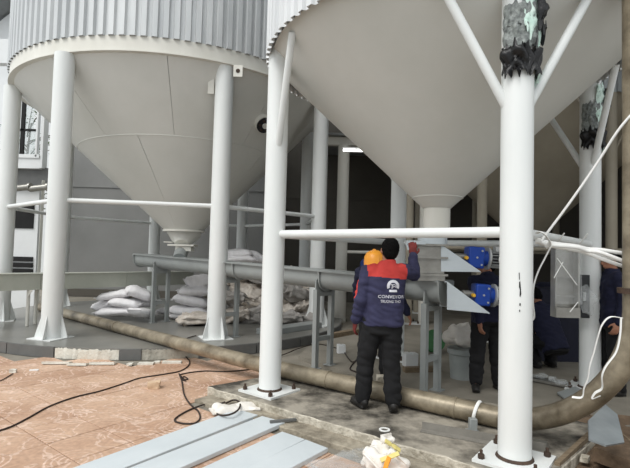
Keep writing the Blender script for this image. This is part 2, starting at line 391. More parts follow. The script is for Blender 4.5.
# ---- big silo
big = thing('grain_silo', (C1.x, C1.y, PADZ), 'big corrugated silo with pale cone on eight white columns, on the round pad', 'silo')
ZR0, ZR1 = 4.60, 4.85
corrugated(C1, R1+.05, ZR1-.01, 10, .165, .048).build('corrugated_wall', GALV, big, sharp=20)
MB().lathe(C1, [(R1+.06, 10), (.2, 11.2), (.01, 11.2)], 64).build('roof', GALV, big)  # unseen roof added to keep sky light out of the silo
rb = MB(); rb.lathe(C1, [(R1-.04, ZR0), (R1+.03, ZR0), (R1+.03, ZR0+.02), (R1+.01, ZR0+.02), (R1+.01, ZR1), (R1-.08, ZR1), (R1-.08, ZR0), (R1-.04, ZR0)], 96)
rb.build('ring_beam', CREAM, big)
AP1 = at(184, 232, 9.2); ZB1 = AP1.z; AP1 = Vector((AP1.x, AP1.y, 0))
CP = (C1, AP1, R1-.03, ZR0+.04, .33, ZB1)
TSEAM = .42
for k in range(10):
    a0 = R_(-114+36*k)
    cone_panel(*CP, a0+.0012, a0+R_(36)-.0012, 0, TSEAM-.001, 10, 0).build('cone_plate', CONE, big)
for k in range(5):
    a0 = R_(-96+72*k)
    cone_panel(*CP, a0+.002, a0+R_(72)-.002, TSEAM+.001, 1, 18, .006).build('cone_plate', CONE, big)
sm = MB(); sm.tube([cone_pt(*CP, 2*PI*k/72, TSEAM, .004) for k in range(73)], .009, 6, False); sm.build('weld_seam', CONE, big)
# outlet neck, flange, lower hopper, slide gate, chute
TA, TB = Vector((1.35, 5.25, 1.29)), Vector((-2.97, 9.20, 1.43))        # trough top line
TD = (TB-TA).normalized(); TH = Vector((TD.x, TD.y, 0)).normalized(); TP = Vector((-TH.y, TH.x, 0))
AXZ = lambda x: TA+(TB-TA)*((x-TA.x)/(TB.x-TA.x))
ap = Vector((AP1.x, AP1.y, ZB1)); tgt = AXZ(AP1.x+.05)
ou = MB(); ou.lathe(ap, [(.40, -.0), (.40, .035), (.33, .035), (.33, 0), (.40, 0)], 40); ou.build('outlet_flange', CREAM, big)
lo = MB(); a2 = ap.lerp(Vector((tgt.x, tgt.y, ZB1)), .45); a2.z = ZB1-.24
lo.tube([ap, ap.lerp(a2, .5), a2], [.33, .24, .13], 32); lo.build('outlet_hopper', CONE, big)
gt = MB(); gt.box(a2+Vector((.02, 0, -.025)), (.5, .34, .035)); gt.box(a2+Vector((.06, 0, -.09)), (.3, .26, .09)); gt.box(a2+Vector((-.26, 0, .03)), (.16, .1, .02))
gt.build('slide_gate', CREAM, big, bevel=.006)
ch = MB(); a3 = Vector((tgt.x, tgt.y, tgt.z-.02)); ch.tube([a2+Vector((0, 0, -.13)), a3], [.13, .12], 24); ch.build('outlet_chute', GREY, big)
# columns with gussets and base plate
colang = [-63.3, -108, -153, 162, 117, 72, 27, -18]
COLP = []
for a in colang:
    p = Vector((C1.x+(R1-.04)*math.cos(R_(a)), C1.y+(R1-.04)*math.sin(R_(a)), 0)); COLP.append(p)
COLP[0] = Vector((gp(215.5, 338, PADZ).x, gp(215.5, 338, PADZ).y, 0)); COLP[1] = Vector((gp(51, 338, PADZ).x, gp(51, 338, PADZ).y, 0))
COLP[7] = Vector((at(318.5, 225, 9.3).x, 9.3, 0))
for a, p in zip(colang, COLP):
    c = MB(); c.cyl(p+Vector((0, 0, PADZ+.012)), p+Vector((0, 0, ZR0+(.1 if a in (-63.3,) else .0))), .15, seg=32); co = c.build('column', WHITE, big)
    b = MB(); b.box(p+Vector((0, 0, PADZ+.006)), (.46, .46, .012), Matrix.Rotation(R_(a), 3, 'Z'))
    b.build('base_plate', WHITE, co)
    for q in range(4):
        d = Vector((math.cos(R_(a+90*q+20)), math.sin(R_(a+90*q+20)), 0)); z = Vector((0, 0, 1))
        MB().plate([p+d*.14+z*(PADZ+.012), p+d*.25+z*(PADZ+.012), p+d*.24+z*(PADZ+.06), p+d*.15+z*(PADZ+.36), p+d*.14+z*(PADZ+.36)], .014).build('gusset', WHITE, co)
ZRL1 = 2.29
for k in range(8):
    p, q = COLP[k], COLP[(k+1) % 8]; d = (q-p).normalized(); z = Vector((0, 0, ZRL1))
    MB().cyl(p+d*.13+z, q-d*.13+z, .038, seg=14).build('rail', WHITE, big)
# lifting lug with hole, stiffener plate under the beam, round cleanout port
def cone_hit(x, y, CPx):
    d = ray(x, y); best = None; o = Vector((0, 0, H))
    c, apx, Rt, zt, rb_, zb = CPx
    prev = None
    for i in range(2000):
        p = o+d*(4+i*.005); t = (zt-p.z)/(zt-zb)
        if not 0 <= t <= 1: prev = None; continue
        cc = c.lerp(apx, t); r = math.hypot(p.x-cc.x, p.y-cc.y)-(Rt+(rb_-Rt)*t)
        if prev is not None and prev > 0 >= r: return p
        prev = r
    return None
ph = cone_hit(262, 122, CP)
if ph is not None:
    cc = C1.lerp(AP1, (CP[3]-ph.z)/(CP[3]-CP[5])); nrm = Vector((ph.x-cc.x, ph.y-cc.y, 0)).normalized(); nrm = (nrm+Vector((0, 0, -1.0))).normalized()
    nrm = (nrm+Vector((.1, -.5, -.25))).normalized()
    pt = MB(); pt.tube([ph-nrm*.05, ph+nrm*.13], .165, 28); po = pt.build('cleanout_port', CREAM, big)
    t1 = nrm.cross(Vector((0, 0, 1))).normalized(); t2 = nrm.cross(t1)
    MB().cyl(ph+nrm*.13, ph+nrm*.145, .15, seg=28).build('port_cover', DARKM, po)
    for q in range(6):
        w = ph+nrm*.145+(t1*math.cos(q*PI/3)+t2*math.sin(q*PI/3))*.1
        MB().cyl(w, w+nrm*.03, .02, seg=8).build('port_bolt', RUST, po)
    MB().cyl(ph+nrm*.145, ph+nrm*.18, .05, seg=16).build('port_knob', CREAM, po)
lp = at(238, 71, 7.56); lg = MB(); lg.box(lp, (.15, .012, .19)); lo_ = lg.build('lug', CREAM, big)
MB().cyl(lp+Vector((0, -.012, 0)), lp+Vector((0, -.004, 0)), .035, seg=18).build('lug_hole', RUST, lo_)
lp2 = at(211, 86, 7.62); MB().box(lp2, (.1, .012, .26)).build('stiffener_plate', CREAM, big)

# ---- small silos (four columns)
def small_silo(c, cols, label, wall, conem, colm, apex=None, z0=3.66, wraps=(), detail=True, group=None, zb=2.09, ztop=9.0, R2=1.85, cr=.115, br=.036):
    apex = apex or c
    base = min(p.z for p in cols)
    s = thing('grain_silo', (c.x, c.y, SLABZ if detail else .05), label, 'silo', group)
    corrugated(c, R2+.05, z0, ztop, .125, .035).build('corrugated_wall', wall, s, sharp=20)
    MB().lathe(c, [(R2+.05, ztop), (.15, ztop+.5), (.01, ztop+.5)], 48).build('roof', wall, s)  # unseen top, added to stop sky light falling inside
    CPx = (c, apex, R2-.03, z0+.06, .15, zb)
    k = MB(); seg = 96; vs = []; fs = []
    for t in (0, .25, .5, .75, 1):
        for i in range(seg): vs.append(cone_pt(*CPx, 2*PI*i/seg, t))
    for j in range(4):
        for i in range(seg): fs.append((j*seg+i, j*seg+(i+1) % seg, (j+1)*seg+(i+1) % seg, (j+1)*seg+i))
    k.add(vs, fs); k.build('cone', conem, s)
    MB().tube([cone_pt(*CPx, 2*PI*i/64, .93, .003) for i in range(65)], .006, 6, False).build('weld_seam', conem, s)
    z = Vector((0, 0, 1))
    a = Vector((apex.x, apex.y, 0))
    MB().cyl(a+z*(zb+.01), a+z*(zb-.26), .145, seg=32).build('outlet_neck', CREAM if detail else conem, s)
    for p in cols:
        b = Vector((p.x, p.y, 0)); cm = MB(); cm.cyl(b+z*(p.z+.02), b+z*(z0+.25), cr, seg=36); co = cm.build('column', colm, s)
        rd = math.atan2(b.y-c.y, b.x-c.x) if not detail else math.atan2(U.y, U.x)
        M = Matrix.Rotation(rd, 3, 'Z')
        MB().box(b+z*(p.z+.01), (.46, .46, .02), M).build('base_plate', WHITE, co)
        for sx in (-1, 1):
            for sy in (-1, 1):
                w = b+M @ Vector((sx*.18, sy*.18, p.z+.02)); bt = MB(); bt.cyl(w, w+ZV*.03, .024, seg=6); bt.cyl(w+ZV*.03, w+z*.06, .012, seg=8); bt.build('anchor_bolt', RUST, co)
        if detail: MB().lathe(b+z*(p.z+.02), [(.115, 0), (.132, 0), (.126, .012), (.116, .02)], 24).build('weld_collar', RUST, co)
        # two slanting braces up to the rim
        aa = math.atan2(b.y-c.y, b.x-c.x)
        for sgn in (-1, 1):
            e = Vector((c.x+(R2-.09)*math.cos(aa+sgn*.66/R2), c.y+(R2-.09)*math.sin(aa+sgn*.66/R2), z0+.0))
            d = Vector((e.x-b.x, e.y-b.y, 0)).normalized()
            MB().cyl(b+d*.08+z*(z0-.98), e, br, seg=14).build('brace', colm, s)
    n = len(cols)
    for k in range(n):
        p, q = Vector((cols[k].x, cols[k].y, 1.75)), Vector((cols[(k+1) % n].x, cols[(k+1) % n].y, 1.75)); d = (q-p).normalized()
        MB().cyl(p+d*.1, q-d*.1, .042, seg=14).build('rail', colm, s)
    return s
A2 = gp(269.5, 391, SLABZ); B2 = gp(514.5, 463, SLABZ-.02); Cc2 = gp(590, 389, .05); D2 = Vector((1.24, 7.0, .05))
B2.z = SLABZ
silo2 = small_silo(C2, [A2, B2, Cc2, D2], 'near silo with smooth grey cone on four slim white columns', GALVW, CONE, WHITE, apex=Vector((1.345, 5.2, 0)), R2=1.91)
O3 = Vector((4.9, 10.9, 0)); R3 = 2.85
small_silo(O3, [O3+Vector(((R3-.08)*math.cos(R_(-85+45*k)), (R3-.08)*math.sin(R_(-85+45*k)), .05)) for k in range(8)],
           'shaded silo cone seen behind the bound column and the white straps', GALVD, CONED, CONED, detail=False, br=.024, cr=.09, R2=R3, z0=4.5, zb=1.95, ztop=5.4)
O5 = Vector((8.0, 6.8, 0))  # added out-of-view silo that blocks light from the right
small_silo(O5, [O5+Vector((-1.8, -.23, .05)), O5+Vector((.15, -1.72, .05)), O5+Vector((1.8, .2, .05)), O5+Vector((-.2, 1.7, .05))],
           'unseen silo added at the far right to block light', GALVD, CONED, CONED, detail=False, br=.024, ztop=5.4)
# torn plastic wrapping left on two columns of the near silo
def wrap(p, zc, r, name, parts):
    w = thing(name, (p.x, p.y, zc), *parts)
    return w
def crumple_band(p, r, z0, z1, a0, a1, seed, seg=54, rows=14, amp=.02, ragged=.05):
    k = MB(); vs = []; fs = []
    for o2 in (0, .004):
        for j in range(rows+1):
            for i in range(seg+1):
                a = a0+(a1-a0)*i/seg; z = z0+(z1-z0)*j/rows
                nz = noise.noise(Vector((a*2.2+seed, z*9, seed)))
                if j == 0: z += noise.noise(Vector((a*5, seed, 1)))*ragged*1.6
                if j == rows: z += noise.noise(Vector((a*5, seed, 5)))*ragged*1.6
                rr = r+.010+abs(nz)*amp+o2; vs.append((p.x+rr*math.cos(a), p.y+rr*math.sin(a), z))
    n = (seg+1)*(rows+1); w = seg+1
    for j in range(rows):
        for i in range(seg):
            q = j*w+i; fs += [(q, q+1, q+w+1, q+w), (n+q, n+q+w, n+q+w+1, n+q+1)]
    for i in range(seg): fs += [(i, n+i, n+i+1, i+1), (rows*w+i, rows*w+i+1, n+rows*w+i+1, n+rows*w+i)]
    for j in range(rows): fs += [(j*w, j*w+w, n+j*w+w, n+j*w), (j*w+seg, n+j*w+seg, n+j*w+w+seg, j*w+w+seg)]
    return k.add(vs, fs)
def column_wrap(p, label, sc=1.0):
    w = thing('plastic_wrap', (p.x, p.y, 3.0), label, 'plastic wrap')
    crumple_band(p, .115, 2.90, 3.10, R_(-165), R_(0), 1, amp=.07, ragged=.09).build('black_film', BLACKP, w)
    crumple_band(p, .118, 3.10, 3.26, R_(-160), R_(-20), 3, amp=.03).build('printed_film', GREYF, w)
    crumple_band(p, .118, 3.25, 3.42, R_(-160), R_(-40), 5, amp=.03).build('printed_film', GREYF, w)
    crumple_band(p, .116, 3.20, 3.62, R_(-95), R_(5), 7, amp=.05, ragged=.09).build('pale_film', MINT, w)
    crumple_band(p, .135, 3.26, 3.60, R_(-55), R_(25), 9, amp=.14, ragged=.10).build('black_film', BLACKP, w)
    crumple_band(p, .120, 2.86, 3.14, R_(-25), R_(25), 11, amp=.05, ragged=.10).build('pale_film', MINT, w)
    return w
column_wrap(B2, 'torn black and pale film wound round the nearest column below its braces')
column_wrap(Cc2, 'torn dark film wound round the column behind the white straps')

# ------------------------------------------------------------------ screw conveyor trough
tr0 = TA-TD*.12*0+(-TD)*.13; tr1 = TB+TD*.85
trough = thing('screw_conveyor', (tr0.x, tr0.y, SLABZ), 'long grey U-trough screw conveyor running between the two silos', 'conveyor')
upv = TP.cross(TD); upv = upv if upv.z > 0 else -upv
def ushape(p0, p1, r, depth, name, m, parent, th=.008, lip=.05):
    prof = [(-r-lip, 0), (-r, 0)]+[(-r, -(depth-r)*.5)]+[(r*math.cos(PI+PI*k/14), -(depth-r)+r*math.sin(PI+PI*k/14)) for k in range(15)]+[(r, -(depth-r)*.5), (r, 0), (r+lip, 0)]
    inner = [(-r-lip, -th), (-r-th, -th), (-r-th, -(depth-r)*.5)]+[((r+th)*math.cos(PI+PI*k/14), -(depth-r)+(r+th)*math.sin(PI+PI*k/14)) for k in range(15)]+[(r+th, -(depth-r)*.5), (r+th, -th), (r+lip, -th)]
    k = MB(); n = len(prof); vs = []
    for p in (p0, p1):
        for a, b in prof+inner: vs.append(p+TP*a+upv*b)
    fs = []
    for i in range(n-1):
        fs += [(i, i+1, 2*n+i+1, 2*n+i), (n+i, 3*n+i, 3*n+i+1, n+i+1), (i, n+i, n+i+1, i+1), (2*n+i, 2*n+i+1, 3*n+i+1, 3*n+i)]
    fs += [(0, 2*n, 3*n, n), (n-1, 2*n-1, 4*n-1, 3*n-1)]
    k.add(vs, fs); return k.build(name, m, parent)
L = (tr1-tr0).length; cuts = [0, 1.72/1, 3.55, L]
for i in range(3):
    p0 = tr0+TD*cuts[i]; p1 = tr0+TD*cuts[i+1]
    ushape(p0, p1, .135, .235, 'trough_section', GREY, trough)
    k = MB(); k.bar(p0+upv*.008, p1+upv*.008, .36, .012, up=upv); k.build('lid', GREY, trough)
for s_, nm in ((cuts[1], 'joint_flange'), (cuts[2], 'joint_flange'), (0, 'end_plate'), (L, 'end_plate')):
    p = tr0+TD*s_; prof = [(-.185, 0)]+[(-.17, -.09)]+[(.17*math.cos(PI+PI*k/12), -.1+.17*math.sin(PI+PI*k/12)) for k in range(13)]+[(.17, -.09), (.185, 0)]
    MB().plate([p+TP*a+upv*b for a, b in prof], .02).build(nm, GREY, trough)
# H-frame legs
for fx, fy, gz in ((160, 322, PADZ), (247, 335, PADZ), (329, 365, .05), (437, 390, .05)):
    b = gp(fx, fy, gz); p = AXZ(b.x); p = Vector((p.x, p.y, p.z))
    s_ = (Vector((b.x, b.y, 0))-Vector((TA.x, TA.y, 0))).dot(TH); p = TA+TD*(s_/TD.xy.length)
    lg = thing('x', (0, 0, 0), None, None) if False else None
    st_ = MB(); top = p-upv*.22; st_.plate([p+TP*a+upv*b_ for a, b_ in [(-.17, -.12)]+[(.145*math.cos(PI+PI*k/10), -.1+.145*math.sin(PI+PI*k/10)) for k in range(11)]+[(.17, -.12), (.17, -.30), (-.17, -.30)]], .02)
    so_ = st_.build('saddle', GREY, trough)
    for sgn in (-1, 1):
        f0 = Vector((p.x, p.y, 0))+TP*sgn*.15; MB().box(f0+Vector((0, 0, (gz+p.z-.25)/2)), (.065, .065, p.z-.25-gz), Matrix.Rotation(math.atan2(TH.y, TH.x), 3, 'Z')).build('leg', GREY, trough)
        MB().box(f0+Vector((0, 0, gz+.005)), (.13, .13, .01), Matrix.Rotation(math.atan2(TH.y, TH.x), 3, 'Z')).build('foot_plate', GREY, trough)
    c0 = Vector((p.x, p.y, gz+.38)); MB().bar(c0-TP*.13, c0+TP*.13, .05, .06).build('crossbar', GREY, trough)
    c0 = Vector((p.x, p.y, p.z-.31)); MB().bar(c0-TP*.13, c0+TP*.13, .05, .05).build('crossbar', GREY, trough)
# feed duct under the near silo outlet
nk = Vector((1.345, 5.2, 0))
fd = thing('slide_gate_duct', (1.26, 5.2, 1.29), 'square steel inlet duct between near silo outlet and conveyor', 'duct')
k = MB(); k.box((1.255, 5.2, 1.52), (.29, .29, .30)); k.build('duct_body', STEEL, fd, bevel=.006)
for z in (1.36, 1.545, 1.68): MB().box((1.255, 5.2, z), (.35, .35, .022)).build('duct_flange', STEEL, fd)
k = MB(); k.lathe((1.30, 5.2, 1.69), [(.16, 0), (.16, .14), (.148, .14), (.148, 0)], 32); k.build('collar', ZINC, fd)
MB().box((1.255, 5.2, 1.325), (.30, .30, .06)).build('duct_spout', STEEL, fd)
k = MB(); k.box((1.08, 5.02, 1.70), (.2, .04, .035)); k.cyl((.98, 5.02, 1.70), (1.0, 5.02, 1.62), .012, seg=8); k.build('gate_lever', ZINC, fd)

# ------------------------------------------------------------------ geared motors on triangular brackets
def gearmotor(p, label, plate_px, Y, boxpx):
    g = thing('geared_motor', (p.x, p.y, p.z), label, 'motor')
    pts = [at(x, y, Y) for x, y in plate_px]
    MB().plate(pts, .012).build('bracket_plate', ZINC, g)
    back = [q+Vector((0, .30, 0)) for q in pts]; MB().plate(back, .012).build('bracket_plate', ZINC, g)
    f0 = pts[0]; f1 = pts[-1]; MB().plate([pts[0], back[0], back[2], pts[2]], .012).build('bracket_flange', ZINC, g)
    Yc = Y+.24
    x0, y0, x1, y1 = boxpx; a = at(x0, y1, Yc); b = at(x1, y0, Yc); c = (a+b)/2; w = b.x-a.x; hh = b.z-a.z
    tilt = Matrix.Rotation(R_(3), 3, 'Y')
    gb = MB(); gb.box(c, (w, .2, hh), tilt); go = gb.build('gearbox', BLUE, g, bevel=.018)
    for sx, sz in ((.3, .32), (0, 0), (.3, -.32)):
        w2 = c+tilt @ Vector((sx*w, -.102, sz*hh)); MB().cyl(w2, w2+Vector((0, -.012, 0)), .011, seg=8).build('cover_bolt', LITEM, go)
    gf = MB(); gf.cyl(c+tilt @ Vector((w*.5, 0, 0)), c+tilt @ Vector((w*.5+.05, 0, 0)), .085, seg=24); gf.build('gearbox_flange', BLUE, g)
    d = tilt @ Vector((1, 0, 0)); m0 = c+d*(w*.5+.05)
    mf = MB(); mf.cyl(m0, m0+d*.022, .125, seg=28); mf.build('motor_flange', LITEM, g)
    mb = MB(); mb.cyl(m0+d*.02, m0+d*.26, .085, seg=24)
    mo = mb.build('motor_body', DARKM, g)
    for q in range(16):
        a_ = 2*PI*q/16; u1 = d.cross(Vector((0, 1, 0))).normalized(); r_ = u1*math.cos(a_)+Vector((0, 1, 0))*math.sin(a_)
        MB().bar(m0+d*.04+r_*.09, m0+d*.24+r_*.09, .006, .024, up=r_).build('cooling_fin', LITEM, mo)
    MB().cyl(m0+d*.26, m0+d*.33, .092, seg=24).build('fan_cover', LITEM, g)
    tb = MB(); tb.box(m0+d*.13+Vector((0, -.02, .11)), (.1, .09, .06), tilt); tb.build('terminal_box', LITEM, g, bevel=.006)
    MB().box(m0+d*.13+Vector((0, -.118, .0)), (.07, .004, .05), tilt).build('rating_plate', PVC, mo)
    sh = MB(); sh.cyl(c-d*(w*.5), c-d*(w*.5+.12), .035, seg=16); sh.build('shaft', STEEL, g)
    MB().cyl(c-d*(w*.5+.02)+Vector((0, -.05, -.01)), c-d*(w*.5+.02)+Vector((0, -.09, -.01)), .02, seg=10).build('sight_glass', YELLOW, go)
    return g
gearmotor(at(462, 258, 5.1), 'upper blue geared motor on a triangular bracket beside the inlet duct', [(441, 245), (441, 271.5), (480.5, 272)], 5.05, (466, 247, 482, 268))
gearmotor(at(468, 297, 5.1), 'lower blue geared motor with yellow plug driving the conveyor end', [(447, 282), (447, 309.5), (489.5, 313.5)], 4.95, (473, 284, 488, 305))

# ------------------------------------------------------------------ long enclosed channel at left
c0 = gp(-60, 326, PADZ); Yc = 8.35
p0, p1 = at(-75, 281, 7.35), at(190, 281.5, 10.9); zc = .925; p0.z = zc; p1.z = zc
chn = thing('channel_conveyor', ((p0.x+p1.x)/2, 9.0, PADZ), 'long pale green-grey channel conveyor crossing behind the big silo columns', 'conveyor')
nseg = 3
for i in range(nseg):
    a, b = p0.lerp(p1, i/nseg), p0.lerp(p1, (i+1)/nseg); d = (b-a).normalized()*.003
    MB().bar(a+d, b-d, .3, .28).build('channel_section', GREYG, chn)
    k = MB(); k.bar(a+d+Vector((0, 0, .145)), b-d+Vector((0, 0, .145)), .34, .014); k.build('lid', GREYG, chn)
    for q in range(6):
        w = a.lerp(b, (q+.5)/6)+Vector((0, -.155, .07)); MB().cyl(w, w+Vector((0, -.01, 0)), .012, seg=6).build('lid_bolt', RUST, chn)
for x in (-40, 32):
    t = min(((abs((p0.lerp(p1, i/400).x/p0.lerp(p1, i/400).y)-at(x, 300, 8.0).x/8.0), i/400) for i in range(401)))[1]; w = p0.lerp(p1, t)
    gz = PADZ if (Vector((w.x, w.y, 0))-C1).length < PADR else -.012
    for sgn in (-1, 1):
        MB().cyl((w.x, w.y+sgn*.12, gz), (w.x, w.y+sgn*.12, zc-.14), .028, seg=12).build('leg', CREAM, chn)
    MB().plate([(w.x, w.y-.16, zc-.14), (w.x+.09, w.y-.16, zc-.14), (w.x+.02, w.y-.16, zc-.26), (w.x, w.y-.16, zc-.26)], .012).build('bracket', CREAM, chn)

# ------------------------------------------------------------------ bent pipe on the ground
PR = .088
pp = [gp(40, 307, PADZ+PR), gp(66, 313.5, PADZ+PR), gp(190, 346, PADZ+PR+.005)]
e0 = gp(292, 371.5, SLABZ+PR+.02); e1 = gp(475, 412, SLABZ+PR+.01); dd = (Vector((e1.x, e1.y, 0))-Vector((e0.x, e0.y, 0))).normalized()
e1z = e1.z; bend = 1.0
sB = None
for i in range(400):
    s_ = i*.005; q = e1+dd*s_
    if q.x/q.y >= .683: sB = s_; break
st0 = e1+dd*(sB-bend)
path = pp+[gp(240, 359.5, SLABZ+PR+.03), e0, e0.lerp(e1, .5), e1]
path = smooth_path(path, 6)
el = [Vector((st0.x, st0.y, e1z))+dd*bend*math.sin(t)+Vector((0, 0, bend*(1-math.cos(t)))) for t in [PI/2*k/16 for k in range(17)]]
path = [p for p in path if (p-e1).dot(dd) < (sB-bend)-.02]+el
top = path[-1]; path += [top+Vector((.0, 0, z)) for z in (.3, 1, 2, 3, 4)]
pipe = thing('bent_pipe', (e0.x, e0.y, SLABZ), 'mud-stained steel pipe along the ground bending upright at the right', 'pipe')
k = MB(); k.tube(path, PR, 24); k.build('pipe_run', PIPEM, pipe, sharp=60)
for q in (pp[1].lerp(pp[2], .55), pp[2].lerp(e0, .8), e0.lerp(e1, .28), e0.lerp(e1, .9)):
    best = min(range(len(path)-1), key=lambda i: (path[i]-q).length); d = (path[best+1]-path[best]).normalized()
    MB().cyl(path[best]-d*.012, path[best]+d*.012, PR+.006, seg=24).build('weld_band', PIPEM, pipe)
MB().cyl(top+Vector((0, 0, .12)), top+Vector((0, 0, .16)), PR+.035, seg=28).build('pipe_flange', RUST, pipe)

# ------------------------------------------------------------------ background shell
def wallbox(name, x0, x1, y0, y1, z0, z1, m, label):
    o = MB().box(((x0+x1)/2, (y0+y1)/2, (z0+z1)/2), (x1-x0, y1-y0, z1-z0)).build(name, m); tag(o, label, kind='structure'); return o
wl_ = wallbox('wall_back', -8.3, -1.2, 15.2, 15.5, -.05, 5.6, WALLG, 'plain grey rendered wall behind the big silo')
b0 = ORG[wl_]
MB().box((-4.75, 15.185, 3.55), (7.0, .03, .05)).build('wall_seam', WALLG, wl_)
MB().box((-4.75, 15.17, .12), (7.0, .06, .24)).build('wall_plinth', WALLD, wl_)
wd = wallbox('wall_far', -1.2, 12, 15.6, 15.9, -.05, 7.0, WALLD, 'back wall behind the silos, coloured dark for the shade there')
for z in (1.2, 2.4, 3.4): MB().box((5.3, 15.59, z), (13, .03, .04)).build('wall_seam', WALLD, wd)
wallbox('light_block_wall', 11.2, 11.5, 5, 15.6, -.05, 7, WALLD, 'unseen side wall added to keep light out of the yard')  # unseen wall, added to shut light out at the right
# open shed with posts, eaves beam and roof in the middle distance
shed = thing('shed', (2.2, 12.4, .05), 'dark open shed with pale posts between the two silos', 'shed')
ps = at(342, 230, 10.6)
for x, y, sx in ((ps.x, 10.6, .13), (ps.x+1.85, 10.6, .1)):
    MB().cyl((x, y, .05), (x, y, 4.05), sx, seg=20).build('post', CREAM, shed)
MB().bar((ps.x-.5, 10.6, 4.12), (ps.x+1.25, 10.6, 4.12), .16, .18).build('eaves_beam', CREAM, shed)
MB().plate([(ps.x-.5, 10.3, 4.22), (ps.x+1.3, 10.3, 4.22), (ps.x+1.3, 15.6, 4.9), (ps.x-.5, 15.6, 4.9)], .05).build('roof_sheet', ROOFM, shed)
for z, y in ((2.02, 10.62), (1.62, 10.62)): MB().cyl((ps.x, y, z), (ps.x+1.25, y, z), .035, seg=10).build('rail', CREAM, shed)
lt = at(354.5, 150.5, 8.6); lamp = thing('tube_lamp', (lt.x, lt.y, lt.z), 'lit white tube lamp hung in the dark beside the near cone', 'lamp')
MB().cyl((lt.x-.21, lt.y, lt.z), (lt.x+.21, lt.y, lt.z), .022, seg=12).build('tube', TUBE, lamp)
MB().box((lt.x, lt.y, lt.z+.04), (.44, .05, .03)).build('fitting', WHITE, lamp)
MB().cyl((lt.x+.05, lt.y, lt.z+.05), (lt.x+.05, lt.y, lt.z+.5), .008, seg=6).build('hanger', DARKM, lamp)
# plank stacks / clutter in the shed gloom
bd = thing('plastic_drum', (at(386, 300, 9.6).x-.25, 9.6, .05), 'blue plastic drum standing in the shade behind the helmeted worker', 'drum')
q = ORG[bd]; MB().lathe(q, [(.01, 0), (.27, 0), (.29, .04), (.29, .45), (.31, .48), (.29, .51), (.29, .85), (.31, .88), (.29, .91), (.29, 1.36), (.25, 1.42), (.01, 1.42)], 28).build('drum_body', BLUEP, bd)
MB().cyl(q+Vector((.1, -.1, 1.42)), q+Vector((.1, -.1, 1.46)), .05, seg=14).build('bung', BLUEP, bd)

rf = MB(); rf.prism([(.9, 7.6), (3.9, 7.6), (3.9, 4.6), (11.5, 4.6), (11.5, 15.9), (.9, 15.9)], 6.2, 6.35)  # added roof that cuts sky light over the rear yard
tag(rf.build('light_block_roof', ROOFM), 'sheet roof added over the rear yard to darken it', kind='structure')
# ---- cabin with window at far left
cx = 11.2
cab = thing('cabin', (-8.2, cx, -.01), 'white panelled cabin with tall window behind the leftmost column', 'cabin')
def px_rect(x0, y0, x1, y1, Y):
    a = at(x0, y1, Y); b = at(x1, y0, Y); return a.x, b.x, a.z, b.z
def pbox(x0, y0, x1, y1, Y, d, name, m, par):
    a, b, z0, z1 = px_rect(x0, y0, x1, y1, Y); return MB().box(((a+b)/2, Y+d/2, (z0+z1)/2), (b-a, d, z1-z0)).build(name, m, par, bevel=.006)
pbox(-40, 150, 15, 168, cx, .2, 'panel', WALLW, cab)
w_ = thing('x', (0, 0, 0), None, None) if False else None
fr = pbox(39, 60, 47.5, 168, cx, .2, 'panel', WALLW, cab)
pbox(14, 157, 40, 168, cx, .2, 'panel', WALLW, cab)
pbox(-40, 40, 48, 62, cx, .2, 'panel', WALLW, cab)
fa = pbox(36.5, 62, 39.5, 157, cx-.03, .1, 'window_frame', WALLW, cab)
pbox(14, 154.5, 39, 157.5, cx-.03, .1, 'window_frame', WALLW, cab)
pbox(14, 129, 37, 130.5, cx-.02, .05, 'glazing_bar', DARKG, cab)
pbox(23, 62, 24, 155, cx-.02, .05, 'glazing_bar', DARKG, cab)
for x0, x1 in ((14, 23.2), (23.8, 37)):
    for y0, y1 in ((62, 129.2), (130.3, 155)): pbox(x0, y0, x1, y1, cx, .01, 'pane', GLASS, cab)
pbox(-40, 168, 48, 185, cx+.12, .15, 'dark_gap_strip', GTILE, cab)  # dark strip standing in for the shaded gap below the window
pbox(-40, 185, 40, 320, cx+.25, .2, 'lower_panel', WALLW, cab)
pbox(36, 180, 42, 305, cx-.02, .12, 'corner_post', CREAM, cab)
pbox(12, 204, 34, 228, cx+.22, .06, 'vent_opening', DARKG, cab)
for y in (257, 263, 269): pbox(10, y, 32, y+4, cx+.2, .08, 'vent_slat', DARKG, cab)
for x0, x1 in ((12, 29), (30, 47)):
    a, b = at(x0, 189, cx-.15), at(x1, 187, cx-.15); e = MB(); e.cyl(a, b, .075, seg=16); e.cyl(b, b+Vector((.04, 0, 0)), .1, seg=16); e.build('tank_pipe', STEEL, cab)
# white gable roof of a house beyond
hs = thing('house', (-13, 19, 0), 'white gabled house glimpsed at the upper left edge', 'house')
a, b, c, d = at(-60, 62, 18), at(19, 10, 18), at(60, 62, 18), at(-60, 300, 18)
MB().plate([(a.x, 18, -.1), (c.x, 18, -.1), (c.x, 18, b.z-.6), (b.x, 18, b.z), (a.x, 18, b.z-2.6)], .3).build('gable_wall', WALLW, hs)
MB().bar((a.x-1, 17.6, b.z-2.9), (b.x, 17.6, b.z+.1), 1.0, .1).build('roof_edge', ROOFM, hs)
MB().bar((c.x+1, 17.6, b.z-.9), (b.x, 17.6, b.z+.1), 1.0, .1).build('roof_edge', ROOFM, hs)
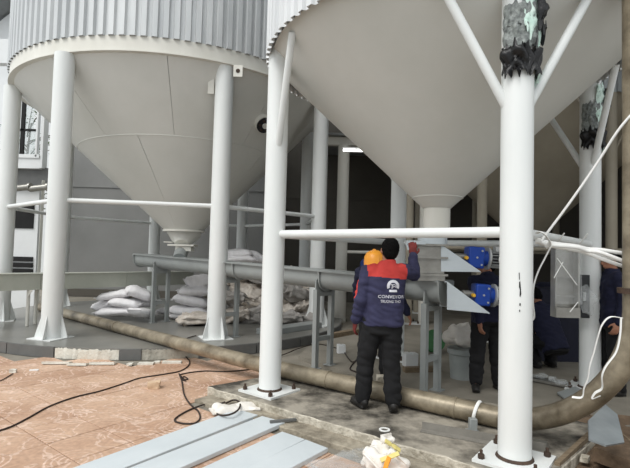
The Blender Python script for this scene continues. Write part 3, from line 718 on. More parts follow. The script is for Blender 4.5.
# leafy tree seen through the cabin window
tre = thing('tree', (at(24, 200, 14.5).x, 14.5, 0), 'thin leafy tree seen through the cabin window', 'tree')
tb = ORG[tre]; tk = MB(); tk.tube([tb, tb+Vector((.05, 0, 1.6)), tb+Vector((-.05, 0, 3.4)), tb+Vector((.1, 0, 5.4))], [.09, .07, .05, .02], 8)
rnd = random.Random(3); tips = []
for i in range(26):
    z = 1.8+3.4*rnd.random(); a = rnd.random()*2*PI; s0 = tb+Vector((0, 0, z)); e = s0+Vector((math.cos(a)*.9, math.sin(a)*.9, .3+.5*rnd.random())); tk.tube([s0, s0.lerp(e, .5)+Vector((0, 0, .08)), e], [.025, .016, .006], 5); tips.append((s0, e))
tk.build('trunk', BARK, tre)
lf = MB()
for s0, e in tips:
    for q in range(26):
        c = s0.lerp(e, .35+.75*rnd.random())+Vector((rnd.gauss(0, .12), rnd.gauss(0, .12), rnd.gauss(0, .1))); M = Matrix.Rotation(rnd.random()*6, 3, 'Z') @ Matrix.Rotation(rnd.random()*3, 3, 'X')
        lf.add([c+M @ Vector(v) for v in ((-.05, 0, 0), (0, .022, 0), (.05, 0, 0), (0, -.022, 0))], [(0, 1, 2, 3)])
tag(lf.build('foliage', LEAF, tre), kind='stuff')

# ------------------------------------------------------------------ sacks
def sack_mesh(name, m, lx, ly, lz, seed, amp=.012, crumple=0.0, nu=30, nv=14):
    k = MB(); vs = []; fs = []
    def sp(v, e): return math.copysign(abs(v)**e, v)
    for j in range(1, nv):
        ph = -PI/2+PI*j/nv
        for i in range(nu):
            th = 2*PI*i/nu
            x = sp(math.cos(ph), .45)*sp(math.cos(th), .4); y = sp(math.cos(ph), .45)*sp(math.sin(th), .4); z = sp(math.sin(ph), .8)
            pinch = (1-.75*abs(x)**5)*(1-.35*abs(y)**4)
            p = Vector((x*lx/2, y*ly/2, z*lz/2*pinch))
            nz = noise.noise(p*7+Vector((seed, 0, 0)))*amp*2+noise.noise(p*16+Vector((0, seed, 0)))*amp
            if crumple:
                nz += (abs(noise.noise(p*9+Vector((seed, 3, 1))))-.25)*crumple
            d = Vector((x*.6, y*.6, z)).normalized(); p = p+d*nz
            p.z += .03*math.sin(p.x*4+seed)*(lz/.16)
            vs.append(p)
    vs += [Vector((0, 0, -lz/2)), Vector((0, 0, lz/2))]
    n = nv-1
    for j in range(n-1):
        for i in range(nu): fs.append((j*nu+i, j*nu+(i+1) % nu, (j+1)*nu+(i+1) % nu, (j+1)*nu+i))
    for i in range(nu): fs += [(n*nu, (i+1) % nu, i), (n*nu+1, (n-1)*nu+i, (n-1)*nu+(i+1) % nu)]
    # flat sewn ends
    for sx in (-1, 1):
        x = sx*lx*.5; k.box((x, 0, .0), (.05, ly*.82, .012))
    k.add(vs, fs); return k.mesh(name, m, sharp=80)
SK = [sack_mesh('filled_sack', SACKM, .86, .5, .19, s) for s in (1, 5, 9)]
SB = [sack_mesh('used_bag', BAGM, .75, .5, .26, s, .025, .16, 36, 18) for s in (2, 7, 12)]
SG = [sack_mesh('used_bag', BAGG, .7, .45, .24, s, .025, .16, 36, 18) for s in (3, 8)]
def sack(me, name, p, rz, rx, ry, label, cat, group, sc=1.0):
    o = bpy.data.objects.new(name, me); COL.objects.link(o); o.location = p; o.rotation_euler = (rx, ry, rz); o.scale = (sc, sc, sc) if not isinstance(sc, tuple) else sc
    tag(o, label, cat, group); return o
G1 = 'filled sacks piled by the long channel'
def sp1(x, y, Y, me, rz, rx, ry, label, group, sc=1.0, name='filled_sack', cat='sack'):
    p = at(x, y, Y); p.z = max(p.z, PADZ+.09); return sack(me, name, p, rz, rx, ry, label, cat, group, sc)
sp1(119, 312, 9.40, SK[0], .1, 0, 0, 'lowest white sack lying flat in the pile by the channel', G1, (1.0, 1, .95))
sp1(143, 312, 9.25, SK[1], 1.3, 0, .25, 'white sack end drooping at the right foot of the channel pile', G1, (.7, .8, .9))
sp1(127, 303, 9.40, SK[2], .05, 0, -.03, 'second white sack from the ground in the channel pile', G1, (.75, 1, .95))
sp1(105, 303, 9.60, SK[1], .4, 0, -.3, 'white sack slumped at the left end of the channel pile', G1, (.6, .9, .9))
sp1(117, 295.5, 9.50, SK[0], .0, 0, -.12, 'long white sack draped over the channel pile', G1, (.85, 1, .9))
sp1(139, 293, 9.45, SK[2], .5, .1, .15, 'folded white sack topmost in the channel pile', G1, (.6, .9, 1.1))
sp1(143, 301, 9.65, SK[1], .9, .1, .1, 'white sack half hidden at the back of the channel pile', G1, .8)
G2 = 'filled sacks stacked behind the conveyor leg'
for i, (x, y, w, ry) in enumerate(((190, 318, .95, 0), (189, 309.5, .92, .04), (192, 300.5, .88, .06), (195, 291.5, .8, .08))):
    lb = ['bottom sack of the leaning stack behind the white column', 'second sack from the ground in the leaning stack', 'third sack from the ground in the leaning stack', 'fourth sack up, below the upright one in the leaning stack'][i]
    sp1(x, y, 9.75-.02*i, SK[i % 3], .06*i, 0, ry, lb, G2, (w, 1, 1.15))
sp1(200, 281, 9.75, SK[1], .05, -.45, -.12, 'plump sack leaning upright on top of the leaning stack', G2, (.68, .9, 1.5))
sp1(172, 320, 10.1, SK[2], .5, 0, 0, 'sack on the pad left of the leaning stack', G2, .75)
sp1(198, 322, 9.0, SB[0], .2, 0, 0, 'dirty empty bag spread in front of the leaning stack', 'used bags', (1.0, 1, .75), 'used_bag', 'bag')
G3 = 'used woven bags heaped behind the conveyor'
heap = [(236, 322), (252, 325), (270, 325), (288, 326), (303, 325), (243, 311), (262, 313), (283, 312), (301, 311), (236, 300), (257, 300), (279, 299), (298, 297), (247, 289), (270, 288), (291, 286), (305, 289), (240, 278), (262, 277), (284, 276)]
words = ['front left foot', 'front middle foot', 'front foot beside the slim column', 'foot beside the white column', 'right foot']
for i, (x, y) in enumerate(heap):
    row = 'bottom' if y > 318 else 'second' if y > 306 else 'third' if y > 294 else 'upper' if y > 284 else 'top'
    n_in = [p for p in heap if (('bottom' if p[1] > 318 else 'second' if p[1] > 306 else 'third' if p[1] > 294 else 'upper' if p[1] > 284 else 'top') == row)]
    n_in.sort(); idx = n_in.index((x, y)); ordn = ['first', 'second', 'third', 'fourth', 'fifth'][idx]
    me = (SB+SG)[(i*3+i//4) % 5]; tone = 'grey' if (i*3+i//4) % 5 > 2 else 'stained beige'
    sp1(x, y, 9.35+.12*(i % 3)+(326-y)*.006, me, random.uniform(-.6, .6), random.uniform(-.5, .5), random.uniform(-.5, .5), f'{tone} crumpled bag, {ordn} from left in the {row} row of the heap', G3, random.uniform(.85, 1.05), 'used_bag', 'bag')
G4 = 'filled sacks on top of the bag heap'
sp1(240, 260, 9.55, SK[0], .1, 0, 0, 'lower pale sack seen over the conveyor lid on the heap', G4, (.8, 1, .9))
sp1(239, 253, 9.6, SK[1], -.1, 0, .05, 'upper pale sack seen over the conveyor lid on the heap', G4, (.68, 1, 1.1))
sp1(256, 258, 9.8, SK[2], .5, 0, .2, 'grey-white sack sloping at the right of the heap top', G4, (.6, .9, 1.1))
pl = MB(); q0, q1 = gp(272, 341, PADZ), gp(322, 331, PADZ); 
pl.bar(gp(262, 335, PADZ)+Vector((0, 0, .05)), gp(316, 327, PADZ)+Vector((0, 0, .05)), .3, .1)
tag(pl.build('steel_channel', GREY, bevel=.008), 'grey steel channel lying on the pad below the bag heap', 'steel bar')

# ------------------------------------------------------------------ people
def ellip(k, c, rx, ry, rz, M=None, nu=20, nv=12):
    c = Vector(c); vs = []; fs = []
    for j in range(1, nv):
        ph = -PI/2+PI*j/nv
        for i in range(nu):
            th = 2*PI*i/nu; v = Vector((rx*math.cos(ph)*math.cos(th), ry*math.cos(ph)*math.sin(th), rz*math.sin(ph))); vs.append(c+(M @ v if M else v))
    vs += [c+(M @ Vector((0, 0, -rz)) if M else Vector((0, 0, -rz))), c+(M @ Vector((0, 0, rz)) if M else Vector((0, 0, rz)))]
    n = nv-1
    for j in range(n-1):
        for i in range(nu): fs.append((j*nu+i, j*nu+(i+1) % nu, (j+1)*nu+(i+1) % nu, (j+1)*nu+i))
    for i in range(nu): fs += [(n*nu, (i+1) % nu, i), (n*nu+1, (n-1)*nu+i, (n-1)*nu+(i+1) % nu)]
    k.add(vs, fs)
def limb(k, pts, rads, seg=14):
    pts = [Vector(p) for p in pts]; k.tube(pts, rads, seg)
    for p, r in zip(pts, rads): ellip(k, p, r*.98, r*.98, r*.98, None, 14, 8)
def loft(k, rings, seg=24):
    """rings: (center, side vector * rx, front vector * ry)"""
    vs = []; fs = []
    for c, a, b in rings:
        for i in range(seg):
            t = 2*PI*i/seg; ct, st_ = math.cos(t), math.sin(t); vs.append(Vector(c)+a*math.copysign(abs(ct)**.8, ct)+b*math.copysign(abs(st_)**.8, st_))
    for j in range(len(rings)-1):
        for i in range(seg): fs.append((j*seg+i, j*seg+(i+1) % seg, (j+1)*seg+(i+1) % seg, (j+1)*seg+i))
    fs += [tuple(reversed(range(seg))), tuple((len(rings)-1)*seg+i for i in range(seg))]; k.add(vs, fs)
def fuse(k, name, mats, parent, voxel, T, smooth=5, wr=0.0, wscale=9, paint=None, seed=0):
    me = k.mesh('tmp', mats[0]); o = bpy.data.objects.new('tmp', me); COL.objects.link(o)
    r = o.modifiers.new('r', 'REMESH'); r.mode = 'VOXEL'; r.voxel_size = voxel
    s = o.modifiers.new('s', 'SMOOTH'); s.iterations = smooth; s.factor = .5
    dg = bpy.context.evaluated_depsgraph_get(); dg.update(); m2 = bpy.data.meshes.new_from_object(o.evaluated_get(dg)); bpy.data.objects.remove(o)
    m2.name = name; m2.materials.clear()
    for m in mats: m2.materials.append(m)
    if wr:
        nrm = [v.normal.copy() for v in m2.vertices]
        for v, nn in zip(m2.vertices, nrm):
            p = v.co; q = noise.noise(Vector((p.x*wscale*.7+seed, p.y*wscale*.7, p.z*wscale*1.5+p.x*4)))
            v.co = p+nn*(wr*(abs(q)*2-.5))
    for p in m2.polygons:
        p.use_smooth = True
        p.material_index = paint(p.center) if paint else 0
    m2.transform(T); m2.update()
    ob = bpy.data.objects.new(name, m2); COL.objects.link(ob); ob.parent = parent; return ob
def hand(k, w, d, pn, side, curl=.5):
    """wrist w, direction d, palm normal pn; side = direction of the thumb"""
    d = Vector(d).normalized(); pn = Vector(pn); pn = (pn-d*pn.dot(d)).normalized(); s = d.cross(pn).normalized()*side
    w = Vector(w); M = Matrix((s, d, pn)).transposed()
    ellip(k, w+d*.05, .042, .055, .018, M, 16, 10)
    for q, ln in zip((.034, .0115, -.0115, -.034), (.072, .080, .074, .058)):
        a = w+d*.088+s*q; ang1 = curl*.6; p1 = a+(d*math.cos(ang1)+pn*math.sin(ang1))*ln*.45; ang2 = curl*1.5; p2 = p1+(d*math.cos(ang2)+pn*math.sin(ang2))*ln*.33
        ang3 = curl*2.2; p3 = p2+(d*math.cos(ang3)+pn*math.sin(ang3))*ln*.24; limb(k, [a, p1, p2, p3], [.0098, .0092, .0085, .0075], 8)
    a = w+d*.025+s*.035; p1 = a+(d*.6+s*.6+pn*.3).normalized()*.04; p2 = p1+(d*.8+s*.1+pn*.5).normalized()*.032; limb(k, [a, p1, p2], [.0125, .0105, .0088], 8)
def person(loc, rz, label, P, shirt, trousers, hair=True, helmet=False, glove=None, voxel=.010, yoke=False, redcuff=False):
    loc = Vector(loc); T = Matrix.Rotation(rz, 4, 'Z')
    root = thing('person', loc, label, 'person')
    V = {k: Vector(v) for k, v in P.items()}
    sideL = (V['shR']-V['shL']).normalized(); spine = (V['neck']-V['pelvis']).normalized(); front = spine.cross(sideL).normalized()*1.0
    if front.dot(V['face']) < 0: front = -front
    hs_ = (V['hipR']-V['hipL']).normalized(); hf = V['chestf'] if 'chestf' in V else front
    pel, neck = V['pelvis'], V['neck']; cl = lambda t: pel.lerp(neck, t)
    # ---- body, one continuous skin
    k = MB()
    loft(k, [(pel-spine*.06, hs_*.13, front*.09), (cl(.1), hs_*.15, front*.10), (cl(.4), sideL*.125, front*.085), (cl(.7), sideL*.15, front*.10), (cl(.9), sideL*.15, front*.085), (neck, sideL*.06, front*.055)])
    hd = V['head']; up = (hd-neck).normalized(); fc = V['face'].normalized(); fc = (fc-up*fc.dot(up)).normalized(); sd_ = fc.cross(up)
    HM = Matrix((sd_, fc, up)).transposed()
    limb(k, [neck-up*.04, hd-up*.03], [.058, .052])
    ellip(k, hd+up*.015, .075, .092, .108, HM); ellip(k, hd+fc*.028-up*.055, .052, .058, .06, HM)
    ellip(k, hd+fc*.098-up*.022, .013, .018, .024, HM, 10, 8); ellip(k, hd+fc*.088-up*.062, .024, .008, .008, HM, 10, 8)
    for s in (-1, 1): ellip(k, hd+sd_*s*.078-up*.012-fc*.005, .010, .02, .032, HM, 10, 8); ellip(k, hd+sd_*s*.034+fc*.082+up*.012, .018, .010, .006, HM, 8, 6)
    for a in 'LR':
        limb(k, [V['sh'+a], V['el'+a], V['ha'+a]], [.048, .038, .026]); sgn = -1 if a == 'L' else 1
        d = V.get('hd'+a, V['ha'+a]-V['el'+a]); pn = V.get('pn'+a, Vector((-sgn, .2, 0)))
        hand(k, V['ha'+a], d, pn, V['th'+a].x if 'th'+a in V else sgn, .55)
        limb(k, [V['hip'+a], V['kn'+a], V['an'+a]], [.08, .052, .038]); limb(k, [V['an'+a]+Vector((0, 0, -.02)), V['an'+a]+V['toe'+a].normalized()*.14+Vector((0, 0, -.04))], [.035, .028])
    hl, hr = V['haL'], V['haR']
    def skinpaint(c):
        if glove and ((c-hl).length < .2 or (c-hr).length < .2): return 1
        return 0
    body = fuse(k, 'body', [SKIN, glove or SKIN], root, min(voxel, .0065 if yoke else .008), T, 2, paint=skinpaint)
    for s in (-1, 1):
        e = MB(); ellip(e, hd+sd_*s*.032+fc*.086+up*.0, .013, .007, .007, HM, 10, 8); e.v = [T @ v for v in e.v]; ORG[root] = Vector((0, 0, 0)); e.build('eye', DARKG, root); ORG[root] = loc
    # ---- jacket
    k = MB(); hem = V.get('hem', pel-spine*.10)
    loft(k, [(hem, hs_*.185, front*.135), (hem+spine*.06, hs_*.188, front*.14), (cl(.3), (hs_+sideL)*.5*.185, front*.135), (cl(.55), sideL*.19, front*.135), (cl(.75), sideL*.195, front*.13), (cl(.88), sideL*.175, front*.11), (cl(.97), sideL*.10, front*.085), (neck+up*.02, sideL*.075, front*.078), (neck+up*.045, sideL*.073, front*.076)])
    for a in 'LR':
        limb(k, [V['sh'+a].lerp(cl(.86), .25), V['sh'+a], V['sh'+a].lerp(V['el'+a], .5), V['el'+a], V['el'+a].lerp(V['ha'+a], .5), V['el'+a].lerp(V['ha'+a], .93)], [.085, .080, .072, .066, .060, .050])
    el_, shL, elL = V['elL'], V['shL'], V['elL']
    yz = cl(.74)
    def jp(c):
        rel = (c-yz).dot(spine); lat = (c-yz).dot(sideL); fr = (c-cl(.6)).dot(front)
        if yoke:
            if rel > .035*0+(.01 if fr < .02 else .05) and abs(lat) < .185 and (c-V['haR']).length > .2: return 1
            # red strip down the outside of the lowered sleeve
            t = max(0, min(1, (c-shL).dot(elL-shL)/(elL-shL).length_squared)); ax = shL.lerp(elL, t)
            if t > .35 and (c-ax).length < .1 and (c-ax).normalized().dot(-sideL) > .86 and t < .99: return 1
        if redcuff and (c-V['haR']).length < .16: return 1
        return 0
    jk = fuse(k, 'jacket', [shirt, RED], root, voxel, T, 5, .012, 10, jp, seed=rz*3)
    # ---- trousers
    k = MB()
    loft(k, [(pel-spine*.13, hs_*.165, front*.115), (pel-spine*.02, hs_*.172, front*.122), (cl(.12), hs_*.16, front*.118), (cl(.2), hs_*.15, front*.11)])
    for a in 'LR':
        h_, kn, an = V['hip'+a], V['kn'+a], V['an'+a]
        limb(k, [h_+spine*.02, h_.lerp(kn, .35), kn, kn.lerp(an, .5), an+(kn-an).normalized()*.02], [.105, .102, .088, .082, .078], 16)
    fuse(k, 'trousers', [trousers], root, voxel, T, 5, .012, 8, seed=4)
    for a in 'LR':
        an = V['an'+a]; t = V['toe'+a].normalized(); k = MB(); sd2 = Vector((-t.y, t.x, 0)); M2 = Matrix((sd2, t, Vector((0, 0, 1)))).transposed(); zf = an.z-.075
        f0 = Vector((an.x, an.y, zf))
        ellip(k, f0+t*.06+Vector((0, 0, .035)), .048, .135, .042, M2); ellip(k, f0-t*.02+Vector((0, 0, .055)), .044, .065, .055, M2); k.box(f0+t*.055+Vector((0, 0, .012)), (.08, .23, .022), M2)
        fuse(k, 'shoe', [SHOE], root, .008, T, 3)
    # ---- hair / helmet
    if hair:
        k = MB(); ellip(k, hd+up*.025-fc*.014, .088, .098, .106, HM); ellip(k, hd-up*.035-fc*.05, .07, .052, .06, HM)
        fuse(k, 'hair', [HAIRM], root, .008, T, 2, .006, 40)
    if helmet:
        k = MB(); rad = [(.001, .165), (.045, .160), (.085, .140), (.112, .10), (.122, .045), (.124, .0), (.142, -.008), (.142, -.014), (.118, -.008), (.106, .10), (.001, .155)]
        k.lathe((0, 0, 0), rad, 32); M3 = HM.to_4x4(); M3.translation = hd+up*.015
        k.v = [T @ (M3 @ v) for v in k.v]; ORG[root] = Vector((0, 0, 0)); ho = k.build('helmet', ORANGE, root)
        k = MB(); k.tube([Vector((0, .118*math.cos(t), .168*math.sin(t)+.0)) for t in [PI*i/16 for i in range(17)]], .012, 8)
        k.v = [T @ (M3 @ v) for v in k.v]; k.build('helmet_ridge', ORANGE, ho); ORG[root] = loc
    return root, jk, T
def stand(**kw):
    P = dict(pelvis=(0, 0, .86), neck=(0, .0, 1.38), head=(0, .02, 1.515), face=(0, 1, 0), shL=(-.175, 0, 1.32), shR=(.175, 0, 1.32), elL=(-.235, -.02, 1.05), elR=(.235, -.02, 1.05), haL=(-.245, .05, .83), haR=(.245, .05, .83),
             hipL=(-.085, 0, .84), hipR=(.085, 0, .84), knL=(-.11, .02, .46), knR=(.11, .02, .46), anL=(-.13, -.01, .085), anR=(.13, -.01, .085), toeL=(-.25, 1, 0), toeR=(.25, 1, 0))
    P.update(kw); return P
# worker reaching up, seen from behind
fL, fR = gp(362, 408, SLABZ), gp(393, 412, SLABZ); mo = (fL+fR)/2+Vector((.035, 0, 0))
lfL = fL-mo; lfR = fR-mo
hx = at(413, 250, 4.62)-mo
P = stand(anL=(lfL.x, lfL.y, .085), anR=(lfR.x, lfR.y, .085), knL=(lfL.x*.82, lfL.y+.02, .46), knR=(lfR.x*.8, lfR.y+.03, .46), toeL=(-.45, .9, 0), toeR=(.05, 1, 0),
          pelvis=(.0, 0, .85), neck=(.035, .01, 1.37), head=(.055, .03, 1.50), face=(-.1, 1, .05), shL=(-.155, 0, 1.29), shR=(.205, .02, 1.31),
          elL=(-.215, -.03, 1.03), haL=(-.25, .05, .82), elR=(.315, .12, 1.27), haR=(hx.x, hx.y, hx.z-.06), hdR=(0, .1, 1), pnR=(0, 1, 0), thR=(-1, 0, 0), hem=(.0, .0, .79))
man, jack, T1 = person(mo, 0, 'worker in navy jacket with red yoke and emblem, reaching up, back turned', P, NAVY, BLACKC, glove=GLOVE, yoke=True)
# printed emblem and lettering wrapped on the jacket back
bv = BVHTree.FromPolygons([v.co for v in jack.data.vertices], [p.vertices[:] for p in jack.data.polygons])
def print_on_back(k, name, m, eps=.006):
    out = []
    for v in k.v:
        h_ = bv.ray_cast(Vector((v.x, -1, v.z)), Vector((0, 1, 0)))[0]; y = h_.y if h_ else -.12
        out.append(Vector((v.x, y-eps, v.z)))
    k.v = out; me = k.mesh(name, m); o = bpy.data.objects.new(name, me); COL.objects.link(o); o.parent = jack; return o
def ring2d(k, cx, cz, r0, r1, a0, a1, seg=40):
    vs = []; fs = []
    for i in range(seg+1):
        a = a0+(a1-a0)*i/seg
        for j in range(3): r = r0+(r1-r0)*j/2; vs.append((cx+r*math.cos(a), 0, cz+r*math.sin(a)))
    for i in range(seg):
        for j in range(2): q = i*3+j; fs.append((q, q+1, q+4, q+3))
    k.add(vs, fs)
ec = at(392.5, 286, 4.4)-mo; ex, ez = ec.x, ec.z
k = MB(); ring2d(k, ex, ez, .038, .068, R_(-25), R_(205)); 
def quad2d(k, pts, sub=4):
    a, b, c, d = [Vector((p[0], 0, p[1])) for p in pts]; vs = []; fs = []
    for i in range(sub+1):
        for j in range(sub+1): vs.append(a.lerp(b, i/sub).lerp(d.lerp(c, i/sub), j/sub))
    for i in range(sub):
        for j in range(sub): q = i*(sub+1)+j; fs.append((q, q+1, q+sub+2, q+sub+1))
    k.add(vs, fs)
quad2d(k, [(ex-.045, ez-.062), (ex+.045, ez-.062), (ex+.042, ez-.038), (ex-.042, ez-.038)])
# T-bar and gear arc of the mark
quad2d(k, [(ex-.030, ez+.012), (ex+.008, ez+.012), (ex+.008, ez+.020), (ex-.030, ez+.020)]); quad2d(k, [(ex-.018, ez-.028), (ex-.008, ez-.028), (ex-.004, ez+.012), (ex-.014, ez+.012)])
ring2d(k, ex+.012, ez-.014, .010, .018, R_(0), R_(180), 14); ring2d(k, ex+.006, ez-.012, .027, .034, R_(10), R_(85), 12)
PRINT = mat('grey_white_print', (198, 198, 206), (212, 212, 218), 0.7)
k.v = [Vector((ex+(v.x-ex)*.86, v.y, ez+(v.z-ez)*.86)) for v in k.v]
print_on_back(k, 'emblem', PRINT)
def text_lines(body, cx, cz, width, h):
    cu = bpy.data.curves.new('t', 'FONT'); cu.body = body; cu.align_x = 'CENTER'; cu.align_y = 'CENTER'; cu.size = 1; cu.resolution_u = 2; cu.offset = .012
    o = bpy.data.objects.new('t', cu); COL.objects.link(o); dg = bpy.context.evaluated_depsgraph_get(); dg.update()
    me = bpy.data.meshes.new_from_object(o.evaluated_get(dg)); bpy.data.objects.remove(o)
    xs = [v.co.x for v in me.vertices]; ys = [v.co.y for v in me.vertices]; sx = width/(max(xs)-min(xs)); sz = h/(max(ys)-min(ys))
    k = MB(); k.add([Vector((cx+v.co.x*sx, 0, cz+(v.co.y-(max(ys)+min(ys))/2)*sz)) for v in me.vertices], [tuple(p.vertices) for p in me.polygons]); return k
t1 = at(390.5, 296.3, 4.4)-mo; t2 = at(390, 301, 4.4)-mo
print_on_back(text_lines('CONVEYOR', t1.x, t1.z, .25, .030), 'lettering', PRINT, .011)
print_on_back(text_lines('TRUONG THO', t2.x, t2.z, .19, .027), 'lettering', PRINT, .011)
# helmeted worker close behind him
mo2 = Vector((.71, 5.30, SLABZ)); hh = at(375.5, 258, 5.27)-mo2
hr = at(408, 319, 5.3)-mo2
P = stand(head=(hh.x, .0, hh.z-.09), neck=(hh.x*.6, -.01, hh.z-.22), shL=(-.175+hh.x*.3, 0, 1.25), shR=(.16+hh.x*.3, 0, 1.25), elL=(-.2, .12, 1.02), haL=(-.12, .26, .95), elR=(.25, .0, .99), haR=(hr.x, .05, hr.z+.06), face=(-.25, 1, -.2))
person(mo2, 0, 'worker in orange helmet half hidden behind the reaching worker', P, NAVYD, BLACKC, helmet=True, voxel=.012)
# worker behind the geared motors
mo3 = gp(477, 391, .05); mo3.z = .05; mo3.x += .10; mo3.y += .05
P = stand(face=(-.8, .3, -.3), head=(.12, .30, 1.42), neck=(.10, .20, 1.30), shL=(-.07, .2, 1.22), shR=(.26, .2, 1.22), elL=(-.10, -.05, .98), haL=(-.09, -.08, .79), elR=(.30, .0, 1.0), haR=(.25, -.12, .86), pelvis=(.05, .05, .84), hipL=(-.03, .05, .82), hipR=(.14, .05, .82), knL=(-.08, .0, .45), knR=(.15, .02, .45), anL=(-.10, 0, .085), anR=(.17, .02, .085), toeL=(-.3, -1, 0), toeR=(.3, -1, 0))
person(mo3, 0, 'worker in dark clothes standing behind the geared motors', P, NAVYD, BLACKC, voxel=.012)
# worker beyond the right column
mo4 = gp(613, 393, .05); mo4.z = .05
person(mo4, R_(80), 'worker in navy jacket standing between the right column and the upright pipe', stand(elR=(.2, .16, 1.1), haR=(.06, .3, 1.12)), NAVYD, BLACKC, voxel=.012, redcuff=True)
# crouching worker in the shade
mo5 = at(551, 360, 6.5); mo5.z = .05
P = dict(pelvis=(0, -.05, .36), neck=(0, .22, .86), head=(0, .32, .98), face=(0, 1, -.3), shL=(-.18, .18, .8), shR=(.18, .18, .8), elL=(-.24, .34, .58), elR=(.25, .3, .56), haL=(-.14, .52, .5), haR=(.2, .46, .45),
         hipL=(-.1, -.03, .34), hipR=(.1, -.03, .34), knL=(-.17, .34, .42), knR=(.17, .34, .42), anL=(-.13, .12, .085), anR=(.13, .12, .085), toeL=(-.2, 1, 0), toeR=(.2, 1, 0))
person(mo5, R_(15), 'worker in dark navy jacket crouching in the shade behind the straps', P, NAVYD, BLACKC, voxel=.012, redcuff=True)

# ------------------------------------------------------------------ plastic straps, hanging duct
def strap(pts, r, name, label, cat, m=PVC, n=8, flat=.35, group=None, seg=8):
    k = MB(); k.tube(smooth_path(pts, n), r, seg, True, 0, flat); o = k.build(name, m, sharp=70); tag(o, label, cat, group); return o
knot = at(541, 241, 3.72)
strap([knot, at(568, 205, 3.7), at(596, 165, 3.62), at(620, 128, 3.5), at(650, 95, 3.4)], .0085, 'plastic_strap', 'taut white strap rising from the rail to the upright pipe', 'strap', flat=1.2)
for i, (y1, y2, y3, Y) in enumerate(((246, 250, 256, 3.70), (248, 256, 264, 3.74), (247, 253, 268, 3.67), (250, 259, 272, 3.71))):
    lb = ['top strand', 'second strand', 'third strand', 'lowest strand'][i]
    strap([at(536, 239+i, 3.78), at(551, 243+i, Y), at(575, y1, Y-.02), at(588, (y1+y2)/2+(-1)**i, Y), at(602, y2, Y-.06), at(640, y3, Y-.1)], .010, 'plastic_strap', f'{lb} of the white strap bundle stretched from the rail to the right', 'strap', group='strap bundle', flat=1.5)
strap([at(537, 233, 3.6), at(541, 232, 3.56), at(546, 236, 3.58), at(550, 243, 3.62), at(546, 247, 3.68)], .018, 'plastic_strap', 'white strap knotted round the rail beside the nearest column', 'strap')
strap([at(551, 246, 3.66), at(545, 258, 3.66), at(538, 272, 3.65), at(533.5, 287, 3.62), at(533, 303, 3.6), at(534, 317, 3.6), at(530, 321, 3.63)], .012, 'plastic_strap', 'thin white strap hanging down beside the nearest column', 'strap')
strap([at(622, 318, 3.36), at(610, 317, 3.34), at(602, 325, 3.36), at(597, 340, 3.4), at(594, 352, 3.42), at(590, 365, 3.44), at(588, 378, 3.46), at(584, 388, 3.5), at(582, 397, 3.52), at(572, 397, 3.56)], .011, 'plastic_strap', 'white strap loop hanging off the pipe flange in front of the column', 'strap')
strap([at(621, 318, 3.33), at(620, 335, 3.32), at(616, 352, 3.32), at(606, 366, 3.34), at(602, 376, 3.36), at(602, 388, 3.40), at(595, 393, 3.44), at(592, 399, 3.46), at(600, 396, 3.42)], .011, 'plastic_strap', 'white strap trailing down over the pipe bend', 'strap')
q = e1+dd*.02
strap([Vector((q.x, q.y, q.z))+dd*.02*math.sin(t)+(Vector((dd.y, -dd.x, 0))*math.cos(t)+Vector((0, 0, 1))*math.sin(t))*(PR+.012) for t in [R_(-60+30*i) for i in range(9)]], .014, 'plastic_strap', 'white strap tied round the ground pipe left of the nearest column', 'strap', n=4)
# wrapped metal duct hung from the straps
Yd = 4.3
x0, x1, zb, zt = at(556, 318, Yd).x, at(579, 318, Yd).x, at(565, 317, Yd).z, at(565, 247, Yd).z
hd_ = thing('hanging_duct', ((x0+x1)/2, Yd, zb), 'open steel duct in clear film hanging beside the right column', 'duct')
MB().box(((x0+x1)/2, Yd+.09, (zb+zt)/2), (x1-x0, .01, zt-zb)).build('back_sheet', STEEL, hd_)
for x in (x0, x1): MB().box((x, Yd+.045, (zb+zt)/2), (.012, .09, zt-zb)).build('side_sheet', STEEL, hd_)
MB().box(((x0+x1)/2, Yd+.04, zb+.04), (x1-x0+.01, .11, .09)).build('bottom_lip', STEEL, hd_)
for z in (zb+.18, zb+.36): MB().box(((x0+x1)/2, Yd+.07, z), (x1-x0, .04, .012)).build('inner_rib', STEEL, hd_)
k = MB(); vs = []; fs = []
for j in range(13):
    for i in range(7):
        x = x0-.02+(x1-x0+.04)*i/6; z = zb+.12+(zt+.02-zb-.12)*j/12; vs.append((x, Yd-.012-.03*abs(noise.noise(Vector((x*9, z*9, 1)))), z))
for j in range(12):
    for i in range(6): a = j*7+i; fs.append((a, a+1, a+8, a+7))
k.add(vs, fs); k.build('clear_film', FILM, hd_, sharp=80)
for sx in (x0, x1):
    MB().cyl((sx, Yd+.05, zt-.01), (sx+.02, Yd-.1, zt+.12), .006, seg=6).build('tie', PVC, hd_)
for (xa, ya), (xb, yb) in (((557, 258), (577, 285)), ((563, 262), (554, 278)), ((578, 302), (570, 312))):
    MB().cyl(at(xa, ya, Yd-.05), at(xb, yb, Yd-.05), .004, seg=6).build('tie', PVC, hd_)
jb = thing('junction_box', (at(584, 300, 5.35).x, 5.35, at(584, 318, 5.35).z), 'grey box with crumpled film strapped to the right column', 'box')
a, b = at(578.5, 318, 5.38), at(590, 275, 5.38); MB().box(((a.x+b.x)/2, 5.42, (a.z+b.z)/2), (b.x-a.x, .08, b.z-a.z)).build('box_body', DARKM, jb, bevel=.006)
sm_ = sack_mesh('film_scrap', FILM, .14, .1, .3, 4, .01, .08, 20, 12); o = bpy.data.objects.new('film_scrap', sm_); COL.objects.link(o); o.parent = jb; o.location = Vector(((a.x+b.x)/2, 5.33, (a.z+b.z)/2))-ORG[jb]
MB().box(((a.x+b.x)/2, 5.375, (a.z+b.z)/2), (.03, .01, .1)).build('box_latch', LITEM, jb)

